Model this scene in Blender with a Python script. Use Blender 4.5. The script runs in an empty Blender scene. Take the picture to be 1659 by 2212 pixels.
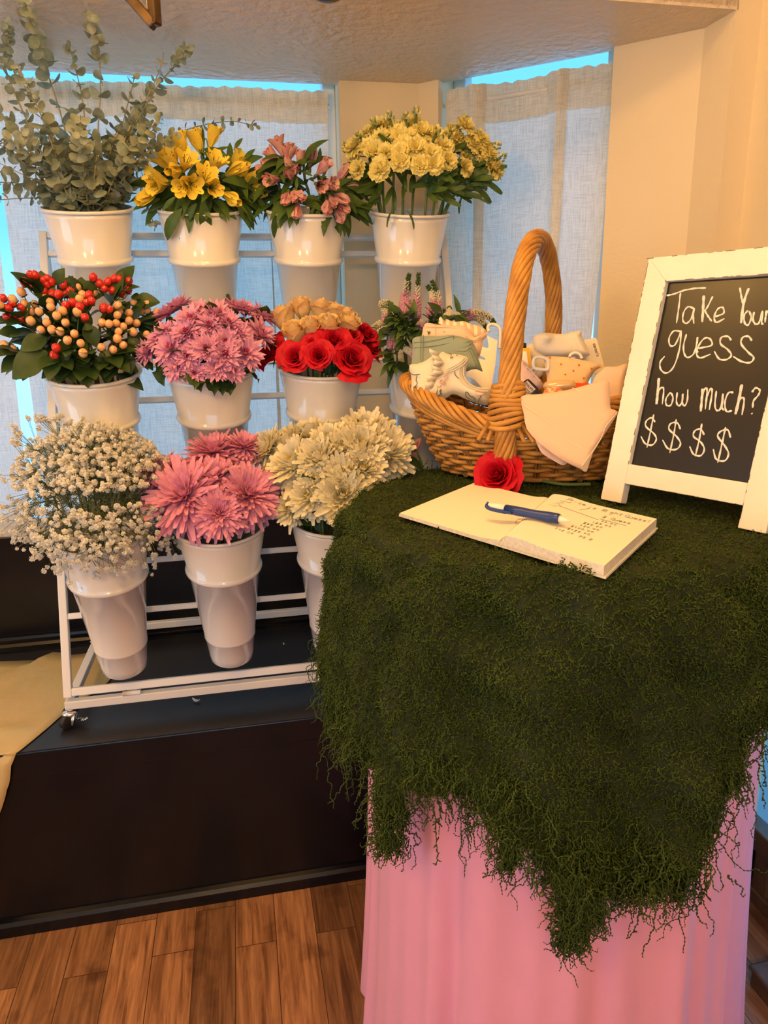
import bpy, math, random
import numpy as np
from mathutils import Vector, Matrix, Quaternion
R_ = random.Random(7)
NR = np.random.default_rng(11)
scene = bpy.context.scene
COL = scene.collection
PI = math.pi

# ------------------------------------------------------------------ camera
F, PITCH, ROLL, YAW, HC = 1538.0, math.radians(14.63), math.radians(1.06), math.radians(11.24), 1.36
fw = np.array([0, math.cos(PITCH), -math.sin(PITCH)]); rt0 = np.array([1.0, 0, 0]); dn0 = np.cross(fw, rt0)
rt = rt0 * math.cos(ROLL) + dn0 * math.sin(ROLL); dn = -rt0 * math.sin(ROLL) + dn0 * math.cos(ROLL)
CAM = np.array([0, 0, HC])
cd = bpy.data.cameras.new('camera'); cam = bpy.data.objects.new('camera', cd); COL.objects.link(cam)
cam.matrix_world = Matrix(((rt[0], -dn[0], -fw[0], 0), (rt[1], -dn[1], -fw[1], 0), (rt[2], -dn[2], -fw[2], HC), (0, 0, 0, 1)))
cd.sensor_fit = 'VERTICAL'; cd.sensor_height = 24.0; cd.lens = 24.0 * F / 2212.0; cd.clip_start = .02
scene.camera = cam
cy = scene.cycles; cy.use_adaptive_sampling = True; cy.adaptive_threshold = .025; cy.max_bounces = 5; cy.diffuse_bounces = 3; cy.glossy_bounces = 2; cy.transmission_bounces = 4; cy.transparent_max_bounces = 6; cy.caustics_reflective = False; cy.caustics_refractive = False

# ------------------------------------------------------------------ world, lamps, exposure
vs = scene.view_settings
scene.display_settings.display_device = 'sRGB'
vs.view_transform = 'Standard'; vs.look = 'None'; vs.gamma = 1.0; vs.use_curve_mapping = False; vs.exposure = 0.07
w = bpy.data.worlds.new('daylight'); scene.world = w; w.use_nodes = True
wn_ = w.node_tree; bg = wn_.nodes['Background']; bg.inputs[1].default_value = 2.15
tcw = wn_.nodes.new('ShaderNodeTexCoord'); spw = wn_.nodes.new('ShaderNodeSeparateXYZ'); rpw = wn_.nodes.new('ShaderNodeValToRGB')
wn_.links.new(tcw.outputs['Generated'], spw.inputs[0]); wn_.links.new(spw.outputs['Z'], rpw.inputs[0]); wn_.links.new(rpw.outputs[0], bg.inputs[0])
rpw.color_ramp.elements[0].position = .0; rpw.color_ramp.elements[0].color = (.26, .60, 1.05, 1); rpw.color_ramp.elements[1].position = .12; rpw.color_ramp.elements[1].color = (.10, .42, .90, 1)   # bright ground haze, blue sky
WARM = (1.0, .535, .145)
def area(name, loc, size, power, col, rot=(0, 0, 0)):
    l = bpy.data.lights.new(name, 'AREA'); l.shape = 'DISK'; l.size = size; l.energy = power; l.color = col
    o = bpy.data.objects.new(name, l); COL.objects.link(o); o.location = loc; o.rotation_euler = rot; return o
area('ceiling_lamp', (-.05, .75, 2.5), .30, 9, WARM)
area('ceiling_lamp', (-1.75, .95, 2.47), .40, 12, WARM)
def bulb(name, loc, power, rad):
    l = bpy.data.lights.new(name, 'POINT'); l.energy = power; l.color = WARM; l.shadow_soft_size = rad
    o = bpy.data.objects.new(name, l); COL.objects.link(o); o.location = loc; return o
bulb('room_pendant_bulb', (-.95, -.25, 1.95), 30, .09)
bulb('room_pendant_bulb', (-.05, -.85, 1.95), 34, .09)
dl = area('back_fill_light', (0, 0, 0), 2.4, 12, (.84, .88, .78)); dl.data.shape = 'RECTANGLE'; dl.data.size_y = 1.35  # unseen cool fill light, added behind the camera to lift the shadows
d2l = area('side_fill_light', (0, 0, 0), 1.5, 11, (.80, .88, .88)); d2l.data.shape = 'RECTANGLE'; d2l.data.size_y = 1.3  # second added fill, low at the left, for the bottom buckets and cloth

# ------------------------------------------------------------------ geometry helpers
U = np.array([math.cos(YAW), math.sin(YAW), 0]); N = np.array([math.sin(YAW), -math.cos(YAW), 0]); ZV = np.array([0, 0, 1.0])
def W(u, n, z=0.0): return U * u + N * n + ZV * z
def ray(x, y): return fw + rt * ((x - 829.5) / F) + dn * ((y - 1106) / F)
def on_z(x, y, z): d = ray(x, y); return CAM + d * ((z - HC) / d[2])
def on_plane(x, y, p0, n): d = ray(x, y); return CAM + d * (np.dot(p0 - CAM, n) / np.dot(d, n))
def at_depth(x, y, t): return CAM + ray(x, y) * t
def depth(p): return float(np.dot(np.asarray(p) - CAM, fw))
def unit(v): v = np.asarray(v, float); return v / max(1e-9, np.linalg.norm(v))
def on_ball(x, y, c, r, back=False):
    d = unit(ray(x, y)); o = CAM - c; b = o @ d; q = b * b - (o @ o - r * r)
    return CAM + d * (-b + (math.sqrt(q) * (1 if back else -1) if q > 0 else 0))
def rnd(a, b): return R_.uniform(a, b)
def rvec(s=1.0): return NR.normal(size=3) * s

def srgb(r, g, b):
    f = lambda c: (c / 255 / 12.92) if c / 255 <= .04045 else ((c / 255 + .055) / 1.055) ** 2.4
    return (f(r), f(g), f(b))

def frames(P):
    P = np.asarray(P, float); T = np.gradient(P, axis=0); T /= np.maximum(1e-9, np.linalg.norm(T, axis=1))[:, None]
    r = np.array([0, 0, 1.0]) if abs(T[0][2]) < .9 else np.array([1.0, 0, 0])
    A = [unit(np.cross(T[0], r))]
    for i in range(1, len(P)):
        a = A[-1] - T[i] * (A[-1] @ T[i]); A.append(unit(a))
    A = np.array(A); return T, A, np.cross(T, A)

def smooth_path(pts, n=24, closed=False):
    P = np.asarray(pts, float); m = len(P)
    if m < 3 and not closed: return P[0] + (P[1] - P[0]) * np.linspace(0, 1, n)[:, None]
    out = []; segs = m if closed else m - 1; k = max(2, n // segs)
    g = (lambda i: P[i % m]) if closed else (lambda i: P[i] if 0 <= i < m else (2 * P[0] - P[1] if i < 0 else 2 * P[-1] - P[-2]))
    for i in range(segs):
        a, b, c, d = g(i - 1), g(i), g(i + 1), g(i + 2)
        t = np.linspace(0, 1, k, endpoint=False)[:, None]
        out.append(.5 * ((2 * b) + (c - a) * t + (2 * a - 5 * b + 4 * c - d) * t ** 2 + (3 * b - a - 3 * c + d) * t ** 3))
    if not closed: out.append(P[-1][None])
    return np.concatenate(out)

class MB:
    def __init__(self): self.V = []; self.Q = []; self.T = []; self.n = 0
    def add(self, V, Q=None, T=None, m=0):
        V = np.asarray(V, float).reshape(-1, 3); self.V.append(V)
        if Q is not None and len(Q): self.Q.append((np.asarray(Q, int).reshape(-1, 4) + self.n, m))
        if T is not None and len(T): self.T.append((np.asarray(T, int).reshape(-1, 3) + self.n, m))
        self.n += len(V); return self
    def grid(self, P, m=0, cu=False, cv=False):
        a, b = P.shape[:2]; I = np.arange(a * b).reshape(a, b)
        if cu: I = np.concatenate([I, I[:1]], 0)
        if cv: I = np.concatenate([I, I[:, :1]], 1)
        return self.add(P.reshape(-1, 3), np.stack([I[:-1, :-1], I[1:, :-1], I[1:, 1:], I[:-1, 1:]], -1).reshape(-1, 4), m=m)
    def tube(self, P, r, k=8, m=0, closed=False, cap=True):
        P = np.asarray(P, float); T, A, B = frames(P); r = np.broadcast_to(np.asarray(r, float), (len(P),))
        a = np.linspace(0, 2 * PI, k, endpoint=False)
        G = P[:, None] + r[:, None, None] * (np.cos(a)[None, :, None] * A[:, None] + np.sin(a)[None, :, None] * B[:, None])
        n0 = self.n; self.grid(G, m, cu=closed, cv=True)
        if cap and not closed:
            for ring, c in ((0, P[0]), (len(P) - 1, P[-1])):
                base = n0 + ring * k; self.V.append(c[None]); j = self.n; self.n += 1
                idx = np.array([[base + i, base + (i + 1) % k, j] for i in range(k)])
                self.T.append((idx if ring else idx[:, ::-1], m))
        return self
    def bar(self, a, b, w, h, up=(0, 0, 1), m=0):
        a = np.asarray(a, float); b = np.asarray(b, float); t = unit(b - a); s = unit(np.cross(t, up)); v = np.cross(s, t)
        P = [p + s * i * w / 2 + v * j * h / 2 for p in (a, b) for i, j in ((-1, -1), (1, -1), (1, 1), (-1, 1))]
        return self.add(P, [(0, 3, 2, 1), (4, 5, 6, 7), (0, 1, 5, 4), (1, 2, 6, 5), (2, 3, 7, 6), (3, 0, 4, 7)], m=m)
    def box(self, c, s, X=(1, 0, 0), Y=(0, 1, 0), Zv=(0, 0, 1), m=0):
        c = np.asarray(c, float); X, Y, Zv = (np.asarray(q, float) for q in (X, Y, Zv))
        P = [c + X * i * s[0] / 2 + Y * j * s[1] / 2 + Zv * k * s[2] / 2 for k in (-1, 1) for i, j in ((-1, -1), (1, -1), (1, 1), (-1, 1))]
        return self.add(P, [(0, 3, 2, 1), (4, 5, 6, 7), (0, 1, 5, 4), (1, 2, 6, 5), (2, 3, 7, 6), (3, 0, 4, 7)], m=m)
    def lathe(self, prof, c=(0, 0, 0), k=40, ax=(0, 0, 1), m=0):
        c = np.asarray(c, float); ax = unit(ax); x = unit(np.cross(ax, (0, 1, 0) if abs(ax[1]) < .9 else (1, 0, 0))); y = np.cross(ax, x)
        a = np.linspace(0, 2 * PI, k, endpoint=False); pr = np.asarray(prof, float)
        G = c + pr[:, 0, None, None] * (np.cos(a)[None, :, None] * x + np.sin(a)[None, :, None] * y) + pr[:, 1, None, None] * ax
        return self.grid(G, m, cv=True)
    def prism(self, poly, z0, z1, m=0):
        n = len(poly); A = [W(u, v, z0) for u, v in poly] + [W(u, v, z1) for u, v in poly]
        self.add(A, [(i, (i + 1) % n, n + (i + 1) % n, n + i) for i in range(n)], m=m)
        b = self.n - 2 * n
        for o, fl in ((b, 1), (b + n, 0)):
            self.T.append((np.array([(o, o + i + 1, o + i) if fl else (o, o + i, o + i + 1) for i in range(1, n - 1)]), m))
        return self
    def strands(self, P, r, k=3, m=0):
        # P (K,S,3), r (K,S): many thin tubes at once
        K, S, _ = P.shape; T = np.gradient(P, axis=1); T /= np.maximum(1e-9, np.linalg.norm(T, axis=2))[..., None]
        ref = NR.normal(size=(K, 1, 3)); A = np.cross(T, ref); A /= np.maximum(1e-9, np.linalg.norm(A, axis=2))[..., None]; B = np.cross(T, A)
        a = np.linspace(0, 2 * PI, k, endpoint=False)
        G = P[:, :, None] + r[:, :, None, None] * (np.cos(a)[None, None, :, None] * A[:, :, None] + np.sin(a)[None, None, :, None] * B[:, :, None])
        I = np.arange(K * S * k).reshape(K, S, k); J = np.roll(I, -1, axis=2)
        return self.add(G.reshape(-1, 3), np.stack([I[:, :-1], J[:, :-1], J[:, 1:], I[:, 1:]], -1).reshape(-1, 4), m=m)
    def merge(self, o, M=None, m=None):
        # append another builder, moved by a 4x4
        V = np.concatenate(o.V)
        if M is not None: V = V @ M[:3, :3].T + M[:3, 3]
        n0 = self.n; self.V.append(V); self.n += len(V)
        for L, D in ((self.Q, o.Q), (self.T, o.T)):
            for f, mm in D: L.append((f + n0, mm if m is None else m))
        return self
    def mesh(self, name, mats, smooth=True):
        V = np.concatenate(self.V); me = bpy.data.meshes.new(name)
        q = np.concatenate([f for f, _ in self.Q]) if self.Q else np.zeros((0, 4), int)
        t = np.concatenate([f for f, _ in self.T]) if self.T else np.zeros((0, 3), int)
        mi = np.concatenate([np.full(len(f), m) for f, m in self.Q] + [np.full(len(f), m) for f, m in self.T] + [np.zeros(0, int)]).astype(np.int32)
        me.vertices.add(len(V)); me.vertices.foreach_set('co', V.astype(np.float32).ravel())
        li = np.concatenate([q.ravel(), t.ravel()]).astype(np.int32); me.loops.add(len(li)); me.loops.foreach_set('vertex_index', li)
        st = np.concatenate([np.arange(len(q)) * 4, len(q) * 4 + np.arange(len(t)) * 3]).astype(np.int32)
        me.polygons.add(len(st)); me.polygons.foreach_set('loop_start', st)
        for m in (mats if isinstance(mats, (list, tuple)) else [mats]): me.materials.append(m)
        me.polygons.foreach_set('material_index', mi); me.polygons.foreach_set('use_smooth', np.full(len(st), smooth))
        me.update(calc_edges=True); me.validate(); return me
    def build(self, name, mats, parent=None, smooth=True, loc=None, bevel=0, solid=0, subsurf=0):
        """one mesh object; vertices are world coordinates, the origin goes to loc / the parent's origin"""
        off = None
        if parent is not None: off = np.array(WL[parent.name])
        elif loc is not None: off = np.asarray(loc, float)
        if off is not None: self.V = [v - off for v in self.V]
        return link(name, self.mesh(name, mats, smooth), parent, loc if parent is None else None, bevel, solid, subsurf)

WL = {}
def link(name, me, parent=None, loc=None, bevel=0, solid=0, subsurf=0):
    o = bpy.data.objects.new(name, me); COL.objects.link(o)
    if loc is not None: o.location = loc
    if parent is not None: o.parent = parent; WL[o.name] = WL[parent.name]
    else: WL[o.name] = tuple(loc) if loc is not None else (0, 0, 0)
    if solid: s = o.modifiers.new('solid', 'SOLIDIFY'); s.thickness = solid; s.offset = 0
    if bevel: b = o.modifiers.new('bevel', 'BEVEL'); b.width = bevel; b.segments = 2; b.limit_method = 'ANGLE'
    if subsurf: s = o.modifiers.new('sub', 'SUBSURF'); s.levels = s.render_levels = subsurf
    return o
def thing(name, label, cat, loc, group=None):
    o = bpy.data.objects.new(name, None); COL.objects.link(o); o.location = tuple(float(c) for c in loc); o.empty_display_size = .02
    WL[o.name] = tuple(float(c) for c in loc); return tag(o, label, cat, group)
def tag(o, label, cat, group=None, kind=None):
    o['label'] = label; o['category'] = cat
    if group: o['group'] = group
    if kind: o['kind'] = kind
    return o
def struct(o): o['kind'] = 'structure'; return o
def pose(p, d, roll=0.0, s=1.0):
    q = Vector((0, 0, 1)).rotation_difference(Vector([float(c) for c in d])) @ Quaternion((0, 0, 1), roll)
    return Matrix.LocRotScale(Vector([float(c) for c in p]), q, Vector((s, s, s)))
def npm(M): return np.array(M)
def place(name, me, parent, p, d, roll=0.0, s=1.0):
    """a part that shares mesh data, set at world point p with its +Z along d"""
    o = link(name, me, parent); o.matrix_local = pose(np.asarray(p) - np.array(WL[parent.name]), d, roll, s); return o

# ------------------------------------------------------------------ materials
def mat(name, base, rough=.5, metal=0.0, bump=None, var=None, trans=0.0, spec=.5, coat=0.0, sheen=0.0, coords='Object'):
    """principled; var=(scale, colour2, detail) mixes a second colour by noise; bump=(scale, strength, dist); trans = share of translucent"""
    m = bpy.data.materials.new(name); m.use_nodes = True; nt = m.node_tree; nd = nt.nodes; L = nt.links
    p = nd['Principled BSDF']; out = nd['Material Output']
    p.inputs['Base Color'].default_value = (*base, 1); p.inputs['Roughness'].default_value = rough; p.inputs['Metallic'].default_value = metal
    p.inputs['Specular IOR Level'].default_value = spec; p.inputs['Coat Weight'].default_value = coat; p.inputs['Sheen Weight'].default_value = sheen
    tc = nd.new('ShaderNodeTexCoord'); colsock = None
    if var:
        n = nd.new('ShaderNodeTexNoise'); n.inputs['Scale'].default_value = var[0]; n.inputs['Detail'].default_value = var[2] if len(var) > 2 else 3
        L.new(tc.outputs[coords], n.inputs['Vector'])
        r = nd.new('ShaderNodeValToRGB'); r.color_ramp.elements[0].position = .35; r.color_ramp.elements[1].position = .65
        r.color_ramp.elements[0].color = (*base, 1); r.color_ramp.elements[1].color = (*var[1], 1)
        L.new(n.outputs['Fac'], r.inputs['Fac']); L.new(r.outputs['Color'], p.inputs['Base Color']); colsock = r.outputs['Color']
    if bump:
        n = nd.new('ShaderNodeTexNoise'); n.inputs['Scale'].default_value = bump[0]; n.inputs['Detail'].default_value = 4
        L.new(tc.outputs[coords], n.inputs['Vector'])
        b = nd.new('ShaderNodeBump'); b.inputs['Strength'].default_value = bump[1]; b.inputs['Distance'].default_value = bump[2]
        L.new(n.outputs['Fac'], b.inputs['Height']); L.new(b.outputs['Normal'], p.inputs['Normal'])
    if trans:
        t = nd.new('ShaderNodeBsdfTranslucent'); t.inputs['Color'].default_value = (*base, 1)
        if colsock: L.new(colsock, t.inputs['Color'])
        mx = nd.new('ShaderNodeMixShader'); mx.inputs[0].default_value = trans
        L.new(p.outputs[0], mx.inputs[1]); L.new(t.outputs[0], mx.inputs[2]); L.new(mx.outputs[0], out.inputs['Surface'])
    return m
def spotted(name, base, dash, scale=(160, 160, 40), thr=.6, tint=None, trans=.15):
    """petal with dark dashes running along its local Z"""
    m = mat(name, base, .5, trans=0); nt = m.node_tree; nd = nt.nodes; L = nt.links; p = nd['Principled BSDF']
    tc = nd.new('ShaderNodeTexCoord'); mp = nd.new('ShaderNodeMapping'); mp.inputs['Scale'].default_value = scale
    n = nd.new('ShaderNodeTexNoise'); n.inputs['Scale'].default_value = 1.0; n.inputs['Detail'].default_value = 1
    r = nd.new('ShaderNodeValToRGB'); r.color_ramp.interpolation = 'LINEAR'
    r.color_ramp.elements[0].position = thr; r.color_ramp.elements[1].position = thr + .03
    r.color_ramp.elements[0].color = (*base, 1); r.color_ramp.elements[1].color = (*dash, 1)
    L.new(tc.outputs['Object'], mp.inputs[0]); L.new(mp.outputs[0], n.inputs['Vector']); L.new(n.outputs['Fac'], r.inputs[0]); L.new(r.outputs[0], p.inputs['Base Color'])
    return m
M = {}
M['cream'] = mat('cream_wall_paint', (.86, .72, .47), .75, bump=(90, .25, .004))
M['soffit'] = mat('stippled_ceiling_paint', (.80, .66, .48), .38, bump=(45, .9, .012), spec=.7)
M['ceiling'] = mat('ceiling_paint', (.8, .74, .62), .8)
M['black'] = mat('black_satin_paint', (.0018, .0022, .0045), .24, bump=(25, .15, .003), var=(9, (.0035, .004, .007), 5), spec=.4)
M['gloss_black'] = mat('black_gloss_floor_paint', (.005, .006, .010), .46, bump=(25, .12, .003), spec=1.0)
M['white_trim'] = mat('white_trim_paint', (.8, .8, .78), .45)
M['white_metal'] = mat('white_painted_metal', (.84, .83, .80), .35)
M['bucket'] = mat('white_enamel_bucket', (.84, .82, .77), .13, spec=.55, coat=.5)
M['steel'] = mat('zinc_plated_steel', (.75, .76, .78), .22, metal=1)
M['rubber'] = mat('black_rubber', (.012, .012, .013), .5)
M['bronze'] = mat('aged_bronze', (.13, .085, .045), .3, metal=.9, var=(60, (.08, .05, .03)))
M['green_stem'] = mat('green_stem', (.12, .19, .05), .5)
M['leaf_dark'] = mat('dark_leaf', (.035, .075, .018), .42, var=(40, (.055, .10, .022)), trans=.2, spec=.4)
M['leaf_mid'] = mat('mid_green_leaf', (.065, .13, .025), .42, var=(30, (.10, .17, .03)), trans=.25, spec=.4)
M['leaf_euc'] = mat('grey_green_leaf', (.25, .31, .21), .7, var=(55, (.46, .50, .36), 5), trans=.25)
M['euc_stem'] = mat('pale_twig', (.42, .34, .17), .6)
M['brown_twig'] = mat('brown_twig', (.20, .12, .05), .6)
M['wicker'] = mat('willow_wicker', (.64, .32, .065), .42, var=(28, (.44, .20, .04), 4), bump=(140, .2, .002), spec=.45)
M['wicker_dark'] = mat('dark_willow_stake', (.34, .17, .05), .5, var=(30, (.24, .12, .03)))
M['moss'] = mat('green_preserved_moss', (.037, .063, .009), .75, var=(22, (.064, .098, .015), 4), spec=.25)
M['moss_mat'] = mat('dark_moss_backing', (.011, .019, .003), .95, var=(60, (.019, .031, .005)), bump=(120, 1, .01))
M['pink_cloth'] = mat('pink_satin_cloth', (.84, .37, .55), .5, bump=(14, .25, .012), sheen=.2, spec=.35)
M['gold'] = mat('gold_satin_cloth', (.58, .47, .22), .42, bump=(7, .3, .02), var=(5, (.62, .46, .20)))
M['paper'] = mat('cream_paper', (.93, .90, .80), .7)
M['paper_edge'] = mat('page_edges', (.72, .66, .54), .8, var=(200, (.85, .8, .7)))
M['ink'] = mat('brown_black_ink', (.05, .03, .025), .6)
M['navy'] = mat('navy_pen_plastic', (.012, .04, .20), .28)
M['white_plastic'] = mat('cream_plastic', (.86, .82, .72), .35)
M['sign_wood'] = mat('distressed_white_wood', (.86, .82, .72), .55, var=(14, (.92, .88, .78), 4), bump=(40, .2, .003))
M['worn'] = mat('bare_worn_wood', (.16, .09, .04), .8)
M['slate'] = mat('blackboard_paint', (.008, .008, .007), .30, spec=.5)
M['chalk'] = mat('white_chalk_ink', (.88, .85, .80), .8, var=(150, (.70, .66, .6)))
M['brown_wood'] = mat('dark_brown_wood', (.10, .05, .022), .4, var=(20, (.16, .08, .03)), bump=(50, .2, .003))
M['lampdark'] = mat('dark_bronze', (.03, .03, .035), .3, metal=.6)

def linen(name, base, share):
    m = mat(name, base, .9); nt = m.node_tree; nd = nt.nodes; L = nt.links; p = nd['Principled BSDF']; out = nd['Material Output']
    tc = nd.new('ShaderNodeTexCoord'); mix = None; cols = []
    for sc in ((35, 35, 700), (500, 500, 28)):
        mp = nd.new('ShaderNodeMapping'); mp.inputs['Scale'].default_value = sc; n = nd.new('ShaderNodeTexNoise'); n.inputs['Scale'].default_value = 1; n.inputs['Detail'].default_value = 2
        L.new(tc.outputs['Object'], mp.inputs[0]); L.new(mp.outputs[0], n.inputs['Vector']); cols.append(n.outputs['Fac'])
    mu = nd.new('ShaderNodeMath'); mu.operation = 'MULTIPLY'; L.new(cols[0], mu.inputs[0]); L.new(cols[1], mu.inputs[1])
    r = nd.new('ShaderNodeValToRGB'); r.color_ramp.elements[0].position = .13; r.color_ramp.elements[1].position = .30
    r.color_ramp.elements[0].color = (base[0] * .80, base[1] * .78, base[2] * .75, 1); r.color_ramp.elements[1].color = (*base, 1)
    L.new(mu.outputs[0], r.inputs[0]); L.new(r.outputs[0], p.inputs['Base Color'])
    t = nd.new('ShaderNodeBsdfTranslucent'); L.new(r.outputs[0], t.inputs['Color'])
    mx = nd.new('ShaderNodeMixShader'); mx.inputs[0].default_value = share
    L.new(p.outputs[0], mx.inputs[1]); L.new(t.outputs[0], mx.inputs[2]); L.new(mx.outputs[0], out.inputs['Surface']); return m
M['linen'] = linen('natural_linen', (.95, .88, .74), .38)

def glass_mat():
    m = bpy.data.materials.new('window_glass'); m.use_nodes = True; nt = m.node_tree; nd = nt.nodes; L = nt.links; nd.remove(nd['Principled BSDF'])
    a = nd.new('ShaderNodeBsdfTransparent'); g = nd.new('ShaderNodeBsdfGlossy'); g.inputs['Roughness'].default_value = .02
    mx = nd.new('ShaderNodeMixShader'); mx.inputs[0].default_value = .06
    L.new(a.outputs[0], mx.inputs[1]); L.new(g.outputs[0], mx.inputs[2]); L.new(mx.outputs[0], nd['Material Output'].inputs['Surface']); return m
M['glass'] = glass_mat()

def floor_mat():
    m = mat('wood_laminate_floor', (.3, .15, .07), .42, spec=.45); nt = m.node_tree; nd = nt.nodes; L = nt.links; p = nd['Principled BSDF']
    tc = nd.new('ShaderNodeTexCoord'); mp = nd.new('ShaderNodeMapping'); mp.inputs['Rotation'].default_value = (0, 0, -YAW + PI / 2)
    L.new(tc.outputs['Object'], mp.inputs[0])
    b = nd.new('ShaderNodeTexBrick'); b.inputs['Scale'].default_value = 1; b.inputs['Brick Width'].default_value = .34; b.inputs['Row Height'].default_value = .092
    b.inputs['Mortar Size'].default_value = .0011; b.inputs['Mortar Smooth'].default_value = .3; b.offset = .37; b.offset_frequency = 2; b.squash = 1.35; b.squash_frequency = 3
    b.inputs['Color1'].default_value = (.0, .0, .0, 1); b.inputs['Color2'].default_value = (1, 1, 1, 1); b.inputs['Mortar'].default_value = (.1, .1, .1, 1); b.inputs['Bias'].default_value = 0
    L.new(mp.outputs[0], b.inputs['Vector'])
    mp2 = nd.new('ShaderNodeMapping'); mp2.inputs['Scale'].default_value = (5, 70, 5); L.new(mp.outputs[0], mp2.inputs[0])
    ad = nd.new('ShaderNodeVectorMath'); ad.operation = 'ADD'; sc = nd.new('ShaderNodeVectorMath'); sc.operation = 'SCALE'; sc.inputs['Scale'].default_value = 37
    L.new(b.outputs['Color'], sc.inputs[0]); L.new(mp2.outputs[0], ad.inputs[0]); L.new(sc.outputs[0], ad.inputs[1])
    n = nd.new('ShaderNodeTexNoise'); n.inputs['Scale'].default_value = 1; n.inputs['Detail'].default_value = 6; n.inputs['Roughness'].default_value = .62; n.inputs['Distortion'].default_value = .8
    L.new(ad.outputs[0], n.inputs['Vector'])
    r = nd.new('ShaderNodeValToRGB'); e = r.color_ramp.elements; e[0].position = .3; e[0].color = (.12, .05, .022, 1); e[1].position = .7; e[1].color = (.46, .235, .11, 1)
    e.new(.5).color = (.30, .14, .062, 1); L.new(n.outputs['Fac'], r.inputs[0])
    hs = nd.new('ShaderNodeHueSaturation'); mr = nd.new('ShaderNodeMapRange'); mr.inputs['To Min'].default_value = .55; mr.inputs['To Max'].default_value = 1.22
    L.new(b.outputs['Color'], mr.inputs[0]); L.new(mr.outputs[0], hs.inputs['Value']); L.new(r.outputs[0], hs.inputs['Color'])
    n3 = nd.new('ShaderNodeTexNoise'); n3.inputs['Scale'].default_value = 9; n3.inputs['Detail'].default_value = 3; L.new(mp.outputs[0], n3.inputs['Vector'])
    r3 = nd.new('ShaderNodeValToRGB'); r3.color_ramp.elements[0].position = .27; r3.color_ramp.elements[0].color = (.35, .3, .28, 1); r3.color_ramp.elements[1].position = .42; r3.color_ramp.elements[1].color = (1, 1, 1, 1)
    L.new(n3.outputs['Fac'], r3.inputs[0])
    mu = nd.new('ShaderNodeMix'); mu.data_type = 'RGBA'; mu.blend_type = 'MULTIPLY'; mu.inputs[0].default_value = .8; L.new(hs.outputs[0], mu.inputs[6]); L.new(r3.outputs[0], mu.inputs[7])
    mo = nd.new('ShaderNodeMix'); mo.data_type = 'RGBA'; L.new(b.outputs['Fac'], mo.inputs[0]); L.new(mu.outputs[2], mo.inputs[6]); mo.inputs[7].default_value = (.06, .03, .015, 1)
    L.new(mo.outputs[2], p.inputs['Base Color'])
    bm = nd.new('ShaderNodeBump'); bm.inputs['Strength'].default_value = .15; bm.inputs['Distance'].default_value = .002; L.new(n.outputs['Fac'], bm.inputs['Height']); L.new(bm.outputs[0], p.inputs['Normal'])
    return m
M['floor'] = floor_mat()

# ================================================================== the setting
ZP, ZS, ZC = .47, 1.982, 2.62          # platform, soffit, room ceiling
SILL = .80
E1, E2, E3, P4, P3, P2 = (1.066, -1.51), (1.059, -1.607), (.914, -1.737), (.567, -2.017), (.523, -2.056), (.311, -2.06)
rd = unit(np.array([P3[0] - E2[0], P3[1] - E2[1]])); ro = np.array([-.642, -.766])    # along / outward of the angled wall (u, n)
ro = np.array([rd[1], -rd[0]]); ro = ro if ro[1] < 0 else -ro
def off(p, d): return (p[0] + ro[0] * d, p[1] + ro[1] * d)
struct(MB().prism([(-2.6, -1.51), (-2.6, 2.6), (1.24, 2.6), (1.24, -1.51)], -.05, 0).build('floor', M['floor'], smooth=False))
struct(MB().prism([(-2.7, -1.6), (-2.7, 2.7), (1.25, 2.7), (1.25, -1.6)], ZC, ZC + .1).build('ceiling', M['ceiling'], smooth=False))
lw = MB()
for n0, n1, z0, z1 in ((-1.6, -1.2, 0, ZC), (.4, 2.6, 0, ZC), (-1.2, .4, 0, .2), (-1.2, .4, 1.6, ZC)): lw.prism([(-2.7, n0), (-2.6, n0), (-2.6, n1), (-2.7, n1)], z0, z1)
struct(lw.build('wall_left', M['cream'], smooth=False))
lf = MB()
for z in (.22, 1.58): lf.bar(W(-2.66, -1.2, z), W(-2.66, .4, z), .05, .04)
for n in (-1.18, -.4, .38): lf.bar(W(-2.66, n, .2), W(-2.66, n, 1.6), .04, .05, up=tuple(U))
lf = struct(lf.build('window_added_left', M['white_trim'], smooth=False, bevel=.003)); g = MB(); g.box(W(-2.66, -.4, .9), (.004, 1.6, 1.4), X=U, Y=N); g.build('pane', M['glass'], lf, smooth=False)  # unseen window, made up as an opening for the side fill light
d2l.location = W(-2.74, -.4, .9); d2l.rotation_euler = Vector([float(c) for c in U]).to_track_quat('-Z', 'Y').to_euler()
bw = MB()
for u0, u1, z0, z1 in ((-2.7, -1.9, 0, ZC), (.6, 1.25, 0, ZC), (-1.9, .6, 0, .8), (-1.9, .6, 2.2, ZC)): bw.prism([(u0, 2.6), (u1, 2.6), (u1, 2.7), (u0, 2.7)], z0, z1)
struct(bw.build('wall_back', M['cream'], smooth=False))
bf = MB()
for z in (.82, 2.18): bf.bar(W(-1.9, 2.66, z), W(.6, 2.66, z), .05, .04)
for u in (-1.88, -.65, .58): bf.bar(W(u, 2.66, .8), W(u, 2.66, 2.2), .04, .05, up=tuple(N))
bf = struct(bf.build('window_added_back', M['white_trim'], smooth=False, bevel=.003)); g = MB(); g.box(W(-.65, 2.66, 1.5), (2.5, .004, 1.4), X=U, Y=N); g.build('pane', M['glass'], bf, smooth=False)  # window added out of view so the back fill light can enter
dl.location = W(-.65, 2.74, 1.5); dl.rotation_euler = Vector([float(c) for c in -N]).to_track_quat('-Z', 'Y').to_euler()
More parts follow.
